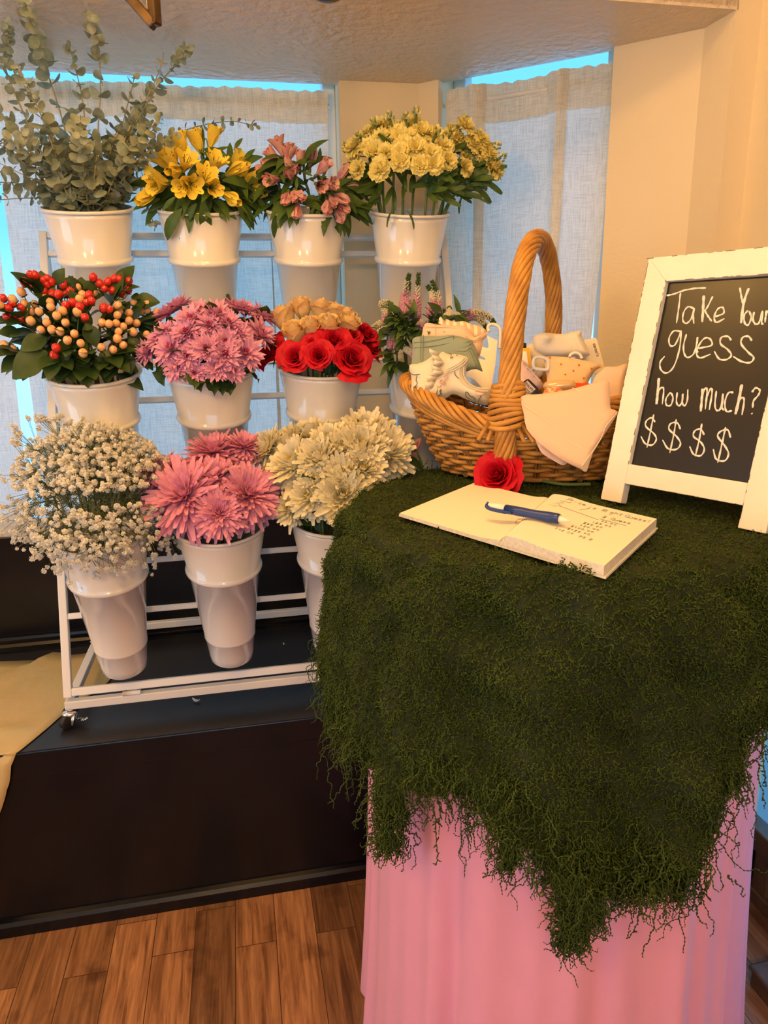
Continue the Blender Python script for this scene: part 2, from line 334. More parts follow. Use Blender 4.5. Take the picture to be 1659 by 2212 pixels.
wr = MB(); wr.prism([(1.125, -1.51), (1.125, -1.36), (1.235, -1.36), (1.235, -1.51)], 0, ZC); wr.prism([(1.125, -.50), (1.125, 2.6), (1.235, 2.6), (1.235, -.50)], 0, ZC)
wr.prism([(1.125, -1.36), (1.125, -.50), (1.235, -.50), (1.235, -1.36)], 2.06, ZC); struct(wr.build('wall_right', M['cream'], smooth=False))
struct(MB().prism([(-2.6, -1.60), (-2.6, -1.51), (1.066, -1.51), (1.066, -1.60)], ZS + .006, ZC).build('wall_front', M['cream'], smooth=False))
struct(MB().prism([E1, (1.24, -1.51), (1.24, -1.95), off(E3, .20), off(E3, .045), E3, E2], 0, ZC).build('wall_bay_right', M['cream'], smooth=False))
struct(MB().prism([P2, P3, P4, off(P4, .05), off(P4, .2), (.50, -2.30), (P2[0], -2.24)], ZP - .1, ZS + .05).build('wall_bay_center', M['cream'], smooth=False))
struct(MB().prism([(-2.0, -1.51), (-1.85, -1.51), (-1.85, -2.04), (-1.6, -2.06), (-1.6, -2.25), (-2.0, -2.25)], 0, ZS + .05).build('wall_bay_left', M['cream'], smooth=False))
sb_ = MB(); sb_.prism([(-2.0, -1.51), (1.07, -1.51), (1.075, -1.60), off(E2, .03), off(P3, .03), (P3[0] + .02, -2.098), (-2.0, -2.098)], ZS, ZS + .05); sb_.prism([(-2.0, -2.098), (.54, -2.098), (.56, -2.20), (-2.0, -2.20)], ZS + .05, ZS + .12); sb_.prism([off(E2, .03), off(P3, .03), off(P3, .14), off(E2, .14)], ZS + .05, ZS + .12)
struct(sb_.build('ceiling_bay', M['soffit'], smooth=False))
struct(MB().prism([(-2.6, -1.518), (1.066, -1.518), (1.059, -1.607), P3, (-2.6, -2.11)], 0, ZP - .06).build('wall_platform', M['black'], smooth=False))
pf = MB(); pf.prism([(-2.6, -1.508), (1.066, -1.508), (1.059, -1.607), P3, (-2.6, -2.11)], ZP - .06, ZP)
o = struct(pf.build('platform', M['black'], smooth=False, bevel=.003)); o.name = 'floor_platform'
gt = MB(); gt.prism([(-2.6, -1.511), (1.066, -1.511), (1.059, -1.607), P3, (-2.6, -2.10)], ZP - .001, ZP + .0012); struct(gt.build('floor_platform_paint', M['gloss_black'], smooth=False))
bb = MB()
prof = [(0, 0), (.016, 0), (.016, .028), (.010, .036), (0, .04)]
bb.add([W(u, -1.518 + a, z) for u in (-2.6, 1.066) for a, z in prof], [(i, i + 1, 6 + i, 5 + i) for i in range(4)]); struct(bb.build('baseboard_front', M['black'], smooth=False))
rs = MB(); rs.prism([(-1.85, -2.10), (P2[0], -2.10), (P2[0], -2.2), (-1.85, -2.2)], ZP, SILL); rs.prism([P4, E3, off(E3, .1), off(P4, .1)], ZP, SILL)
rs.prism([P2, P3, P4, off(P4, .02), (P2[0], -2.12)], ZP, SILL - .001)
struct(rs.build('wall_bay_riser', M['black'], smooth=False))
tb = MB(); tb.add([W(u, -2.10 + a, ZP + z) for u in (-1.85, .52) for a, z in [(0, 0), (.05, 0), (.05, .010), (.035, .014), (.03, .022), (.012, .026), (.010, .034), (0, .036)]], [(i, i + 1, 9 + i, 8 + i) for i in range(7)])
struct(tb.build('baseboard_bay', M['black'], smooth=False))
# centre window and angled window: frame, muntin and pane
def window(name, a, b, o2, mull=()):
    """a, b: (u, n) ends at the face of the wall, o2: outward (u, n)"""
    a, b, o2 = np.array(a), np.array(b), np.array(o2); q = lambda p, d, z: W(*(p + o2 * d), z)
    f = MB(); t = .035
    for z in (SILL + t / 2, ZS + .055): f.bar(q(a, .08, z), q(b, .08, z), .05, t)
    d = unit(b - a)
    for p in (a + d * t / 2, b - d * t / 2, *[a + d * s for s in mull]): f.bar(q(p, .08, SILL), q(p, .08, ZS + .06), t, .05, up=tuple(W(*o2)))
    fr = struct(f.build(name, M['white_trim'], smooth=False, bevel=.003))
    g = MB(); g.box(q((a + b) / 2, .085, (SILL + ZS) / 2 + .025), (float(np.linalg.norm(b - a)), .004, ZS - SILL + .06), X=W(*d), Y=W(*o2)); g.build('pane', M['glass'], fr, smooth=False)
    return fr
window('window_1', (-1.6, -2.085), (P2[0], -2.085), (0, -1), ())
window('window_2', off(P4, .045), off(E3, .045), ro, ())
# glazed door in the right-hand wall
dm = MB(); D0, D1 = -1.36, -.50
for n in (D0 + .03, D1 - .03): dm.bar(W(1.15, n, 0), W(1.15, n, 2.05), .06, .045, up=tuple(U))
for z, h in ((.018, .036), (.165, .055), (2.02, .06)): dm.bar(W(1.15, D0, z), W(1.15, D1, z), .045, h)
for n in (-1.215, -.93, -.71): dm.bar(W(1.15, n, 0), W(1.15, n, .14), .05, .03, up=tuple(U))
do = struct(dm.build('door_1', M['brown_wood'], smooth=False, bevel=.004))
g = MB(); g.box(W(1.152, (D0 + D1) / 2, .50), (.005, D1 - D0 - .1, .66), X=U, Y=N); g.build('pane', M['glass'], do, smooth=False)
g = MB(); g.box(W(1.152, (D0 + D1) / 2, 1.41), (.03, D1 - D0 - .1, 1.20), X=U, Y=N); g.build('daylight_block_panel', M['brown_wood'], do, smooth=False)  # solid upper part added out of view to cut door daylight on the cloth
g = MB(); g.box(W(1.155, (D0 + D1) / 2, .085), (.012, D1 - D0 - .1, .11), X=U, Y=N); g.build('kick_panel', M['black'], do, smooth=False)
g = MB(); g.lathe([(0, .045), (.02, .045), (.026, .03), (.022, .012), (.03, .004), (.03, 0)], W(1.128, D1 - .06, 1.0), ax=-U); g.build('door_knob', M['steel'], do)
struct(MB().prism([(1.24, -4), (1.24, 2.6), (4, 2.6), (4, -4)], -.06, -.02).build('ground', mat('grey_pavement', (.34, .34, .34), .9, bump=(60, .4, .004)), smooth=False))

# ---- curtains: linen panels gathered on a rod
def curtain(label, a, b, z0, z1, wave, amp, seed, hem=.095, skew=None, pleats=()):
    a, b = np.array(a, float), np.array(b, float); L = float(np.linalg.norm(b - a)); d = (b - a) / L; nrm = np.array([-d[1], d[0]]); nrm = nrm if nrm[1] > 0 else -nrm
    g = np.random.default_rng(seed); nu = max(60, int(L / .006)); nz = 46
    s = np.linspace(0, L, nu); t = np.linspace(0, 1, nz)
    ph = [g.uniform(0, 6.28) for _ in range(6)]
    def fold(s, t):
        v = sum(np.sin(s * k + p + .6 * t) * c for k, p, c in zip((wave, wave * 1.7, wave * .53, wave * 2.9), ph, (.5, .3, .5, .12)))
        return amp * v * (.55 + .6 * t)
    S, T = np.meshgrid(s, t, indexing='ij')
    O = fold(S, T) + .0035 * np.sin(S * 210 + ph[4]) * np.exp(-T * 16)
    for pc, pw, pd in pleats: O = O + pd * np.exp(-((S - pc - .02 * T) / pw) ** 2)
    top = z1 + .004 * np.abs(np.sin(S * 75 + ph[5])) + .002 * np.sin(S * 23)
    Zz = top + (z0 - top) * T
    S2 = S + (skew(S, T) if skew else 0)
    def pts(O): return np.stack([(a[0] + d[0] * S2 + nrm[0] * O), (a[1] + d[1] * S2 + nrm[1] * O)], -1)
    def world(O, Zz): p = pts(O); return p[..., 0:1] * U + p[..., 1:2] * N + Zz[..., None] * ZV
    base = W(*((a + b) / 2), z0)
    th = thing('curtain', label, 'curtain', base)
    MB().grid(world(O, Zz)).build('panel', M['linen'], th)
    k = max(3, int(nz * hem / (z1 - z0)) + 1)
    MB().grid(world(O + .006, Zz)[:, :k]).build('top_hem', M['linen'], th)
    MB().grid(world(O + .004, Zz)[:, -4:]).build('bottom_hem', M['linen'], th)
    for pc, pw, pd in pleats:
        i0 = int((pc) / L * nu); MB().grid(world(O + .009, Zz)[i0:i0 + 5]).build('seam_band', M['linen'], th)
    r = MB(); r.tube([W(*(a - d * .005 - nrm * .002), z1 - .03), W(*(b + d * .005 - nrm * .002), z1 - .03)], .006); r.build('rod', M['white_trim'], th)
    return th
curtain('wide flat linen curtain behind the white flower cart', (-.555, -2.115), (.286, -2.115), SILL - .012, ZS - .016, 9, .008, 3, skew=lambda S, T: -.022 * T * (S > .8 * .84))
curtain('linen curtain edge behind the eucalyptus, beyond a bright gap', (-1.55, -2.118), (-.575, -2.118), SILL - .012, ZS - .016, 9, .006, 4, skew=lambda S, T: -.03 * T ** 1.3)
ca, cb = np.array(off(P4, .040)), np.array(off(E3, .040))
curtain('wrinkled linen curtain with vertical seams above the wicker basket', ca + (cb - ca) * .02, ca + (cb - ca) * .985, 1.14, ZS - .024, 16, .016, 8, skew=lambda S, T: -.035 * (S / .45) * T ** 2.2, pleats=((.085, .018, .014), (.30, .016, .016)))
# ================================================================== flower cart
TILT = math.radians(14); AX = ZV * math.cos(TILT) + N * math.sin(TILT)       # bucket axis
CL, CR = -.432, .558                                                         # side rails
def lad(u, z): return W(u, -1.6 - (z - .55) * .327, z)                       # point on the leaning ladder frame
LUP = unit(lad(0, 1) - lad(0, 0)); LN = unit(np.cross(U, LUP))
ct = thing('flower_cart', 'white tubular metal flower cart on casters standing on the black platform', 'cart', W(.06, -1.8, ZP))
for u in (CL, CR):
    MB().bar(lad(u, .545), lad(u, 1.592), .018, .018, up=tuple(LN)).build('side_post', M['white_metal'], ct, smooth=False, bevel=.002)
for z in (1.583, 1.541, 1.28, 1.197, .911, .831, .721, .556):
    MB().bar(lad(CL + .009, z), lad(CR - .009, z), .014 if z > .6 else .018, .014 if z > .6 else .018, up=tuple(LUP)).build('cross_rail', M['white_metal'], ct, smooth=False, bevel=.002)
zb = .527; base = MB()
base.bar(W(CL - .009, -1.6, zb), W(CR + .009, -1.6, zb), .02, .02); base.bar(W(CL - .009, -2.03, zb), W(CR + .009, -2.03, zb), .02, .02)
for u in (CL, CR): base.bar(W(u, -1.609, zb), W(u, -2.021, zb), .02, .02)
base.build('base_frame', M['white_metal'], ct, smooth=False, bevel=.002)
for u in (CL, CR):
    MB().bar(W(u, -2.02, zb), lad(u, 1.55) + N * -.012, .016, .016, up=tuple(U)).build('rear_strut', M['white_metal'], ct, smooth=False, bevel=.002)
for u in (CL + .14, CR - .14):
    h = MB(); h.tube([W(u - .02, -1.592, .542), W(u + .02, -1.592, .542)], .006); h.box(W(u, -1.598, .536), (.02, .006, .02), X=U, Y=N); h.build('hinge', M['white_metal'], ct)
def caster(u, n, ang):
    c = W(u, n, ZP); d = U * math.cos(ang) + N * math.sin(ang); s = np.cross(ZV, d)
    m = MB(); m.tube([c + ZV * .05, c + ZV * .042], [.007, .007]); k = m.build('caster', M['white_metal'], ct)
    f = MB(); f.lathe([(0, .043), (.017, .043), (.02, .039), (.02, .035), (.017, .031), (0, .031)], c, k=24)
    for i in (-1, 1): f.bar(c + s * i * .011 + ZV * .036 + d * .004, c + s * i * .011 + d * .012 + ZV * .013, .004, .018, up=tuple(s))
    f.build('fork', M['steel'], k)
    m = MB(); wc = c + d * .012 + ZV * .0185; m.lathe([(0, -.008), (.015, -.008), (.018, -.006), (.018, .006), (.015, .008), (0, .008)], wc, k=24, ax=s); m.build('wheel', M['rubber'], k)
    b = MB(); q = c + ZV * .017; o2 = np.array([rt[0], rt[1], 0])
    for i in (-1, 1):
        P = smooth_path([q - d * .006, q - d * .016 + s * i * .012 - ZV * .002, q - d * .012 + s * i * .025 + ZV * .000, q - d * .020 + s * i * .031 + ZV * .004], 10)
        for p in range(len(P) - 1): b.bar(P[p], P[p + 1] + (P[p + 1] - P[p]) * .15, .010, .003)
    b.build('brake_lever', M['steel'], k)
for u, n, a in ((CL, -1.6, 2.3), (CR, -1.6, 2.3), (CL, -2.03, 1.2), (CR, -2.03, 1.2)): caster(u, n, a)

# buckets: one lathe profile, eleven things and a mostly hidden twelfth
BL = .37
pr = [(.0, .004), (.040, .004), (.0465, .0), (.050, .004), (.052, .02), (.0575, .068), (.0590, .070), (.0590, .074), (.0582, .076)]
pr += [(.0775, .248), (.0825, .2505), (.0846, .256), (.0825, .2615), (.0790, .264), (.0945, .350)]
pr_body = pr + [(.0955, .362), (.0930, .362), (.0915, .350), (.0760, .262), (.0480, .012), (0, .010)]
pr_rim = [(.0945, .360), (.0985, .3605), (.1005, .3635), (.0992, .3675), (.0955, .368), (.0935, .366), (.0932, .361)]
B_body = MB().lathe(pr_body, k=56).mesh('bucket_body', M['bucket']); B_rim = MB().lathe(pr_rim, k=56).mesh('bucket_rim', M['bucket'])
B_hook = MB(); B_hook.tube(smooth_path([(0, .082, .262), (0, .104, .272), (0, .112, .262), (0, .110, .240)], 12), .0045, m=0); B_hook = B_hook.mesh('bucket_hook', M['white_metal'])
ROW = {'b': (-1.547, .851), 'm': (-1.678, 1.170), 't': (-1.835, 1.521)}
UX = [-.303, -.058, .188, .437]
BK = {}
blab = {'t0': 'white flower bucket in the top row holding the eucalyptus branches', 't1': 'white flower bucket in the top row under yellow alstroemeria',
        't2': 'white flower bucket in the top row under pink alstroemeria buds', 't3': 'white flower bucket in the top row holding pale yellow stock',
        'm0': 'white flower bucket in the middle row full of red and peach hypericum berries', 'm1': 'white flower bucket in the middle row under lilac pink daisy chrysanthemums',
        'm2': 'white flower bucket in the middle row holding peach and red roses', 'm3': 'white flower bucket behind the wicker basket holding pink veronica spikes',
        'b0': "white flower bucket in the bottom row under a cloud of baby's breath", 'b1': 'white flower bucket in the bottom row under large pink chrysanthemums',
        'b2': 'white flower bucket in the bottom row under cream white chrysanthemums, half behind the moss', 'b3': 'white flower bucket in the bottom row hidden behind the mossy table'}
for r in 'tmb':
    for i in range(4):
        n, z = ROW[r]; p = W(UX[i], n, z) - AX * .256; k = r + str(i)
        t = thing('flower_bucket', blab[k], 'bucket', p, 'white buckets on the flower cart')
        place('body', B_body, t, p, AX); place('rim', B_rim, t, p, AX)
        o = link('hanger_hook', B_hook, t); x = U; y = np.cross(AX, x)
        o.matrix_local = Matrix(((x[0], y[0], AX[0], 0), (x[1], y[1], AX[1], 0), (x[2], y[2], AX[2], 0), (0, 0, 0, 1)))
        BK[k] = (p, p + AX * .365)      # bottom, rim centre

# fallen white petals on the platform
pm = MB(); s = np.linspace(-1, 1, 5)[:, None]; t = np.linspace(0, 1, 7)[None]
pm.grid(np.stack([s * .005 * np.sin(PI * (t * .85 + .1)), (t - .5) * .02 + 0 * s, .003 + .006 * (t - .5) ** 2 * 4 + .003 * s * s], -1)); 
petm = pm.mesh('fallen_petal', mat('white_petal_fallen', (.85, .85, .82), .6))
for (x, y, a, sc, lab) in ((613, 1394, .3, .55, 'white petal crumb lying on the platform between two bucket bottoms'), (424, 1519, 1.2, 1.1, 'curved white petal fallen on the platform nearest its front edge'),
                           (507, 1489, 2, .4, 'tiny white petal scrap on the platform under the front bar'), (594, 1473, .9, .8, 'white petal by the cart bar, close to another petal near the moss'), (653, 1474, 2.2, .6, 'small white petal on the platform closest to the hanging moss')):
    p = on_z(x, y, ZP); o = link('petal', petm, None, tuple(p + ZV * .0005)); o.rotation_euler = (0, 0, a); o.scale = (sc,) * 3; tag(o, lab, 'petal', 'white petals fallen on the platform')

# gold satin sheet spread over the platform and over its edge
ga, gb = 46, 60
edge = smooth_path([(-.36, -2.0), (-.385, -1.80), (-.445, -1.70), (-.485, -1.60), (-.515, -1.53), (-.528, -1.505), (-.540, -1.492), (-.558, -1.488), (-.61, -1.486), (-.68, -1.482)], ga - 1)[:ga]
drop = np.interp(np.arange(len(edge)), [0, 25, 30, 35, 40, len(edge) - 1], [0, 0, .025, .085, .2, .32])
G = []
for i, (e, dz) in enumerate(zip(edge, drop)):
    row = []
    for j in range(gb):
        q = j / (gb - 1); u = e[0] - q * 1.3 * (1 if dz == 0 else .8); n = min(e[1], -1.492)
        if dz == 0: n = e[1] + (0 if q < .02 else (-.0 + .02 * math.sin(q * 9)))
        n = max(n, -2.09) if dz == 0 else n + .012 * math.sin(u * 26 + 1)
        hgt = .004 + .007 * abs(math.sin(u * 7 + n * 9)) * min(1, q * 8) + .022 * math.exp(-((u * .75 + n * .66 + 1.72) / .016) ** 2) * min(1, q * 6) + .014 * math.exp(-((u * .3 - n * .95 - 1.35) / .012) ** 2) * min(1, q * 6)
        row.append(W(u, n, ZP + hgt - dz))
    G.append(row)
tag(MB().grid(np.array(G)).build('satin_sheet', M['gold'], loc=W(-.9, -1.75, ZP), solid=.0015), 'gold satin sheet draped over the black platform edge beside the cart', 'fabric')

# ================================================================== the round table, its cloth and the moss
CT = np.array([.313, 1.210]); TA, TB, TZ = .342, .370, 1.035           # slightly oval top
VA = math.atan2(CT[1], CT[0])
def oval(a): return 1 / np.sqrt((np.cos(a - VA) / TB) ** 2 + (np.sin(a - VA) / TA) ** 2)
def disc(f, z, n=64):
    a = np.linspace(0, 2 * PI, n, endpoint=False); r = oval(a) * f; return np.stack([CT[0] + r * np.cos(a), CT[1] + r * np.sin(a), np.full(n, z)], -1)
tt = thing('cocktail_table', 'tall round cocktail table hidden under the pink cloth and moss', 'table', (*CT, 0))
MB().grid(np.stack([disc(.001, TZ - .025), disc(.99, TZ - .025), disc(1, TZ - .02), disc(1, TZ - .004), disc(.99, TZ), disc(.001, TZ)], 1), cu=True).build('tabletop', M['brown_wood'], tt)
MB().lathe([(0, TZ - .026), (.035, TZ - .026), (.035, .02), (0, .02)], (*CT, 0), k=24).build('column', M['rubber'], tt)
MB().lathe([(0, 0), (.25, 0), (.25, .01), (.06, .03), (0, .03)], (*CT, 0), k=40).build('base', M['rubber'], tt)
na, nz = 420, 60
A = np.linspace(0, 2 * PI, na, endpoint=False)[:, None]; T = np.linspace(0, 1, nz)[None]
ga_ = np.random.default_rng(5); fold = 0
for k, c in ((17, .30), (23, .4), (31, .35), (41, .22), (9, .3)): fold = fold + c * np.sin(A * k + ga_.uniform(0, 6.28) + .35 * np.sin(T * 2 + k))
fold = np.sign(fold) * np.abs(fold) ** 1.25
wall_n = lambda x, y: x * N[0] + y * N[1]
rad = oval(A) + .003 - .024 * T + .050 * T ** 2 + fold * (.002 + .0145 * T)
xx, yy = CT[0] + rad * np.cos(A), CT[1] + rad * np.sin(A)
nn = wall_n(xx, yy); lim = np.where(nn < -1.500, -1.500 - nn, 0); xx = xx + N[0] * lim; yy = yy + N[1] * lim      # the platform front holds it back
zz = (TZ + .004) * (1 - T) + .006 * T + 0 * A
G = np.stack([xx, yy, zz], -1)
cl = MB().grid(G, cu=True)
rr = np.linspace(0, 1, 8)[None] * (oval(A) + .003); cl.grid(np.stack([CT[0] + rr * np.cos(A), CT[1] + rr * np.sin(A), TZ + .004 + 0 * rr], -1), cu=True)
tag(cl.build('tablecloth', M['pink_cloth'], loc=(*CT, 0)), 'pink satin cloth hanging in folds to the floor from the round table', 'tablecloth')

# moss: a thick mat draped over the top, its hem hanging unevenly
phs = [-180, -174, -164, -151, -144, -141, -137, -134.5, -133, -127, -120, -116, -113, -111, -108.5, -106, -103, -101, -99, -97, -93, -90, -86.5, -82, -78.5, -74.5, -70, -68.5, -64, -50, -20, 20, 60, 110, 150, 180]
hem = [.70, .68, .70, .70, .645, .62, .62, .64, .71, .715, .72, .725, .70, .69, .70, .69, .665, .60, .575, .62, .64, .625, .615, .628, .65, .705, .74, .80, .84, .84, .86, .88, .9, .9, .80, .70]
def hem_z(a): return np.interp((np.degrees(a) + 180) % 360 - 180, phs, hem)
MZ = 1.056                                                                    # moss top surface
def lump(x, y, z, s=1.0): return np.sin(x * 31 + 1.3 * np.sin(y * 23)) * np.sin(y * 37 + 2 * np.sin(z * 19 + x * 11)) * np.sin(z * 24 + x * 17 + 1)
def moss_pt(a, s):
    """a: angle, s: 0 centre .. 1 rim .. 2 hem -> position, normal"""
    a = np.asarray(a, float); s = np.asarray(s, float); R0 = oval(a) + .038
    bev = .042; tr = np.clip(s, 0, 1); th = np.clip(s - 1, 0, 1)
    leftness = np.exp(-(((np.degrees(a) % 360) - 185) / 38) ** 2)
    zb = hem_z(a); drop = th * (MZ - zb)
    ro_ = R0 + .018 * np.clip(drop / .1, 0, 1) + leftness * .022 * np.clip(drop / .30, 0, 1) ** 1.3 + .008 * np.sin(a * 13) * np.clip(drop / .1, 0, 1)
    # rounded shoulder
    q = np.clip(drop / bev, 0, 1); r = np.where(s <= 1, tr * (R0 - bev * .45), R0 - bev * .45 + (ro_ - R0 + bev * .45) * np.sin(q * PI / 2))
    z = np.where(s <= 1, MZ + 0 * r, MZ - drop)
    nx = np.where(s <= 1, 0, np.sin(q * PI / 2)); nzv = np.where(s <= 1, 1, np.cos(q * PI / 2) + .02)
    x, y = CT[0] + r * np.cos(a), CT[1] + r * np.sin(a)
    l = lump(x, y, z); amp = np.where(s <= 1, .005, .024)
    nrm = np.stack([nx * np.cos(a), nx * np.sin(a), nzv], -1); P = np.stack([x, y, z], -1) + nrm * (l * amp)[..., None]
    return P, nrm
A2, S2 = np.meshgrid(np.linspace(0, 2 * PI, 260, endpoint=False), np.concatenate([np.linspace(0, 1, 16), np.linspace(1.02, 1.93, 40)]), indexing='ij')
Pm, _ = moss_pt(A2, S2)
mo = MB().grid(Pm, cu=True).build('moss_runner', M['moss_mat'], loc=(*CT, MZ)); tag(mo, 'thick green preserved moss draped over the round table with trailing strands', 'moss')
def curls(P0, D0, n_seg, step, curl, grav, seed, rad=.0011):
    g = np.random.default_rng(seed); K = len(P0); P = [P0]; D = D0 / np.linalg.norm(D0, axis=1)[:, None]
    for i in range(n_seg - 1):
        D = D + g.normal(size=(K, 3)) * curl + np.array([0, 0, -grav]); D /= np.linalg.norm(D, axis=1)[:, None]; P.append(P[-1] + D * step)
    P = np.stack(P, 1); r = rad * (np.where(np.arange(n_seg) % 2, 1.5, .42))[None] * g.uniform(.75, 1.25, (K, 1)) * np.linspace(1.1, .55, n_seg)[None]
    return P, r
g = np.random.default_rng(21); ST = MB()
def sample(K, s_lo, s_hi, a_lo, a_hi):
    s = g.uniform(s_lo, s_hi, K); s = np.where(s < 1, np.sqrt(np.clip(s, 0, 1)), s); a = g.uniform(a_lo, a_hi, K); return moss_pt(a, s)
r_ = math.radians
QB = [on_z(x, y, MZ + .004)[:2] for x, y in ((863, 1109), (1025, 1043), (1423, 1120), (1310, 1225))]; QC = sum(QB) / 4
def under(P):
    """strands that would start under the book or the basket are left out"""
    ok = np.ones(len(P), bool); inb = np.ones(len(P), bool); sgn = None
    for i in range(4):
        p, q = QC + (QB[i] - QC) * .97, QC + (QB[(i + 1) % 4] - QC) * .97; c = (q[0] - p[0]) * (P[:, 1] - p[1]) - (q[1] - p[1]) * (P[:, 0] - p[0]); ref = (q[0] - p[0]) * (QC[1] - p[1]) - (q[1] - p[1]) * (QC[0] - p[0]); inb &= c * ref > 0
    a_ = np.array([.951, -.309]); d = P[:, :2] - np.array([.297, 1.455]); e = (d @ a_ / .165) ** 2 + (d @ np.array([.309, .951]) / .10) ** 2
    return ~(inb | (e < 1) & (P[:, 2] > MZ - .05))
for K, s0, s1, a0, a1, ns, st, cu, gr, outw in ((36000, 0, 1, -PI, PI, 7, .0023, 1.1, .05, .8), (68000, 1.0, 1.97, r_(-215), r_(-40), 9, .0024, .95, .12, .45), (6000, 1.0, 1.9, r_(-40), r_(145), 8, .005, .8, .15, .6)):
    P, nr = sample(K, s0, s1, a0, a1); k = under(P); P, nr = P[k], nr[k]; D = nr * outw + g.normal(size=P.shape) * .8; D[:, 2] -= np.where(nr[:, 2] < .5, .5, -.1)
    C, r = curls(P - nr * .003, D, ns, st, cu, gr, int(g.integers(1e6)), .0010); ST.strands(C, r)
# trailing strands at the hem
K = 1900; a = g.uniform(r_(-205), r_(-45), K); z = hem_z(a); P, nr = moss_pt(a, g.uniform(1.72, 1.98, K)); ln = g.gamma(1.5, .5, K)
for lo, hi, ns in ((0, .5, 7), (.5, 1.1, 13), (1.1, 1.9, 22), (1.9, 9, 30)):
    k = (ln >= lo) & (ln < hi)
    if k.any(): C, r = curls(P[k], np.stack([nr[k, 0] * .05, nr[k, 1] * .05, np.full(k.sum(), -1.0)], -1) + g.normal(size=(k.sum(), 3)) * .30, ns * 2, .0025, .42, .22, int(g.integers(1e6)), .0012); ST.strands(C, r)
def clump(x, y0, y1, K, spread, ns0=8, ns1=14):
    """a clump of strands hanging in front of the cloth from image row y0 to y1"""
    def cyl(x, y, Rr):
        d = ray(x, y); o = CAM[:2] - CT; A_, B_, C_ = d[:2] @ d[:2], o @ d[:2], o @ o - Rr * Rr; return CAM + d * ((-B_ - math.sqrt(max(0, B_ * B_ - A_ * C_))) / A_)
    a_, b_ = cyl(x, y0, .428), cyl(x, y1, .425)
    t = g.uniform(0, 1, K) ** .8; P = a_ + (b_ - a_) * t[:, None] + g.normal(size=(K, 3)) * np.array([spread, spread * .5, .006])
    C, r = curls(P, np.tile([0, 0, -1.0], (K, 1)) + g.normal(size=(K, 3)) * .6, ns0 * 2, .0026, .55, .2, int(g.integers(1e6))); ST.strands(C, r)
for x, y0, y1, K, sp in ((1236, 1850, 2040, 520, .011), (1285, 1850, 1990, 200, .007), (1098, 1740, 1860, 240, .008), (838, 1720, 1830, 300, .013), (1110, 1680, 1780, 260, .014), (1330, 1840, 1930, 420, .03), (1440, 1840, 1925, 300, .024), (1240, 1820, 1900, 360, .022), (1200, 1760, 1850, 200, .02)): clump(x, y0, y1, K, sp)
# single long trailers
for x, y0, y1 in ((944, 1700, 1880), (1100, 1800, 1915), (1152, 1780, 1910), (1228, 2000, 2062), (1272, 1950, 2055), (845, 1790, 1865), (866, 1780, 1868), (830, 1800, 1830), (815, 1800, 1838), (1196, 1850, 1890), (742, 1560, 1720), (735, 1570, 1660), (1645, 1590, 1690), (1610, 1600, 1740), (1655, 1570, 1640), (1400, 1890, 1965), (1420, 1900, 1950), (1540, 1800, 1860), (1130, 1800, 1850), (775, 1600, 1700)):
    def cy(x, y):
        d = ray(x, y); o = CAM[:2] - CT; A_, B_, C_ = d[:2] @ d[:2], o @ d[:2], o @ o - .43 ** 2; q = B_ * B_ - A_ * C_
        return CAM + d * ((-B_ - math.sqrt(max(q, 0))) / A_)
    a_, b_ = cy(x, y0), cy(x, y1); n = max(8, int(np.linalg.norm(b_ - a_) / .0035)); t = np.linspace(0, 1, n)[:, None]
    P = a_ + (b_ - a_) * t + np.cumsum(g.normal(size=(n, 3)) * .0010, 0); ST.strands(P[None], (.0012 * np.where(np.arange(n) % 2, 1.25, .55))[None])
    side = P[1::2]; C, r = curls(side, g.normal(size=side.shape), 3, .003, .4, 0, 5, .0011); ST.strands(C, r)
o = ST.build('strands', M['moss'], mo); o['kind'] = 'stuff'
# ================================================================== guest book, pen, loose rose
TOP = MZ + .007
bA, bB = on_z(863, 1109, TOP + .004), on_z(1025, 1043, TOP + .004)
bD, bC = on_z(1310, 1222, TOP + .016), on_z(1423, 1120, TOP + .016)
ey = unit(((bB - bA) / 1 + (bC - bD)) * [1, 1, 0]); mid = (bA + bB + bC + bD) / 4
ex = unit(np.array([-ey[1], ey[0], 0]) * -1); ex = ex if ex @ (bD - bA) > 0 else -ex
exs = unit((bD - bA) * [1, 1, 0] + (bC - bB) * [1, 1, 0])
bh = (np.linalg.norm((bB - bA)[:2]) + np.linalg.norm((bC - bD)[:2])) / 2; bw = (np.linalg.norm((bD - bA)[:2]) + np.linalg.norm((bC - bB)[:2])) / 2
def bk(x, y, z=0.0):
    """point on the open book: x 0 (far edge of the cover page) .. 1 (outer edge of the written page), y 0..1 along the spine"""
    p = (bA * (1 - x) + bD * x) * (1 - y) + (bB * (1 - x) + bC * x) * y; return np.array([p[0], p[1], TOP + z])
SP = .50
def spl(y): return .555 - .10 * y
bt = thing('guest_book', 'open cream guest book with handwriting lying on the moss under the pen', 'book', bk(.5, .5))
def slab(x0, x1, zt, zb, nx=24, ny=6, mats=(0, 1), name='page', top=None, parent=bt):
    X = np.linspace(x0, x1, nx); Y = np.linspace(0, 1, ny)
    q = lambda x, y: x + (spl(y) - SP) * max(0, 1 - abs(x - SP) / .45)
    t = np.array([[bk(q(x, y), y, zt(x)) for y in Y] for x in X]); b = np.array([[bk(q(x, y), y, zb(x)) for y in Y] for x in X])
    m = MB(); m.grid(t, 0); m.grid(b[:, ::-1], 0)
    for e in (0, -1): m.grid(np.stack([t[e], b[e]], 0), 1)
    for e in (0, -1): m.grid(np.stack([t[:, e], b[:, e]], 0), 1)
    return m.build(name, [M['paper'], M['paper_edge']], parent, smooth=False)
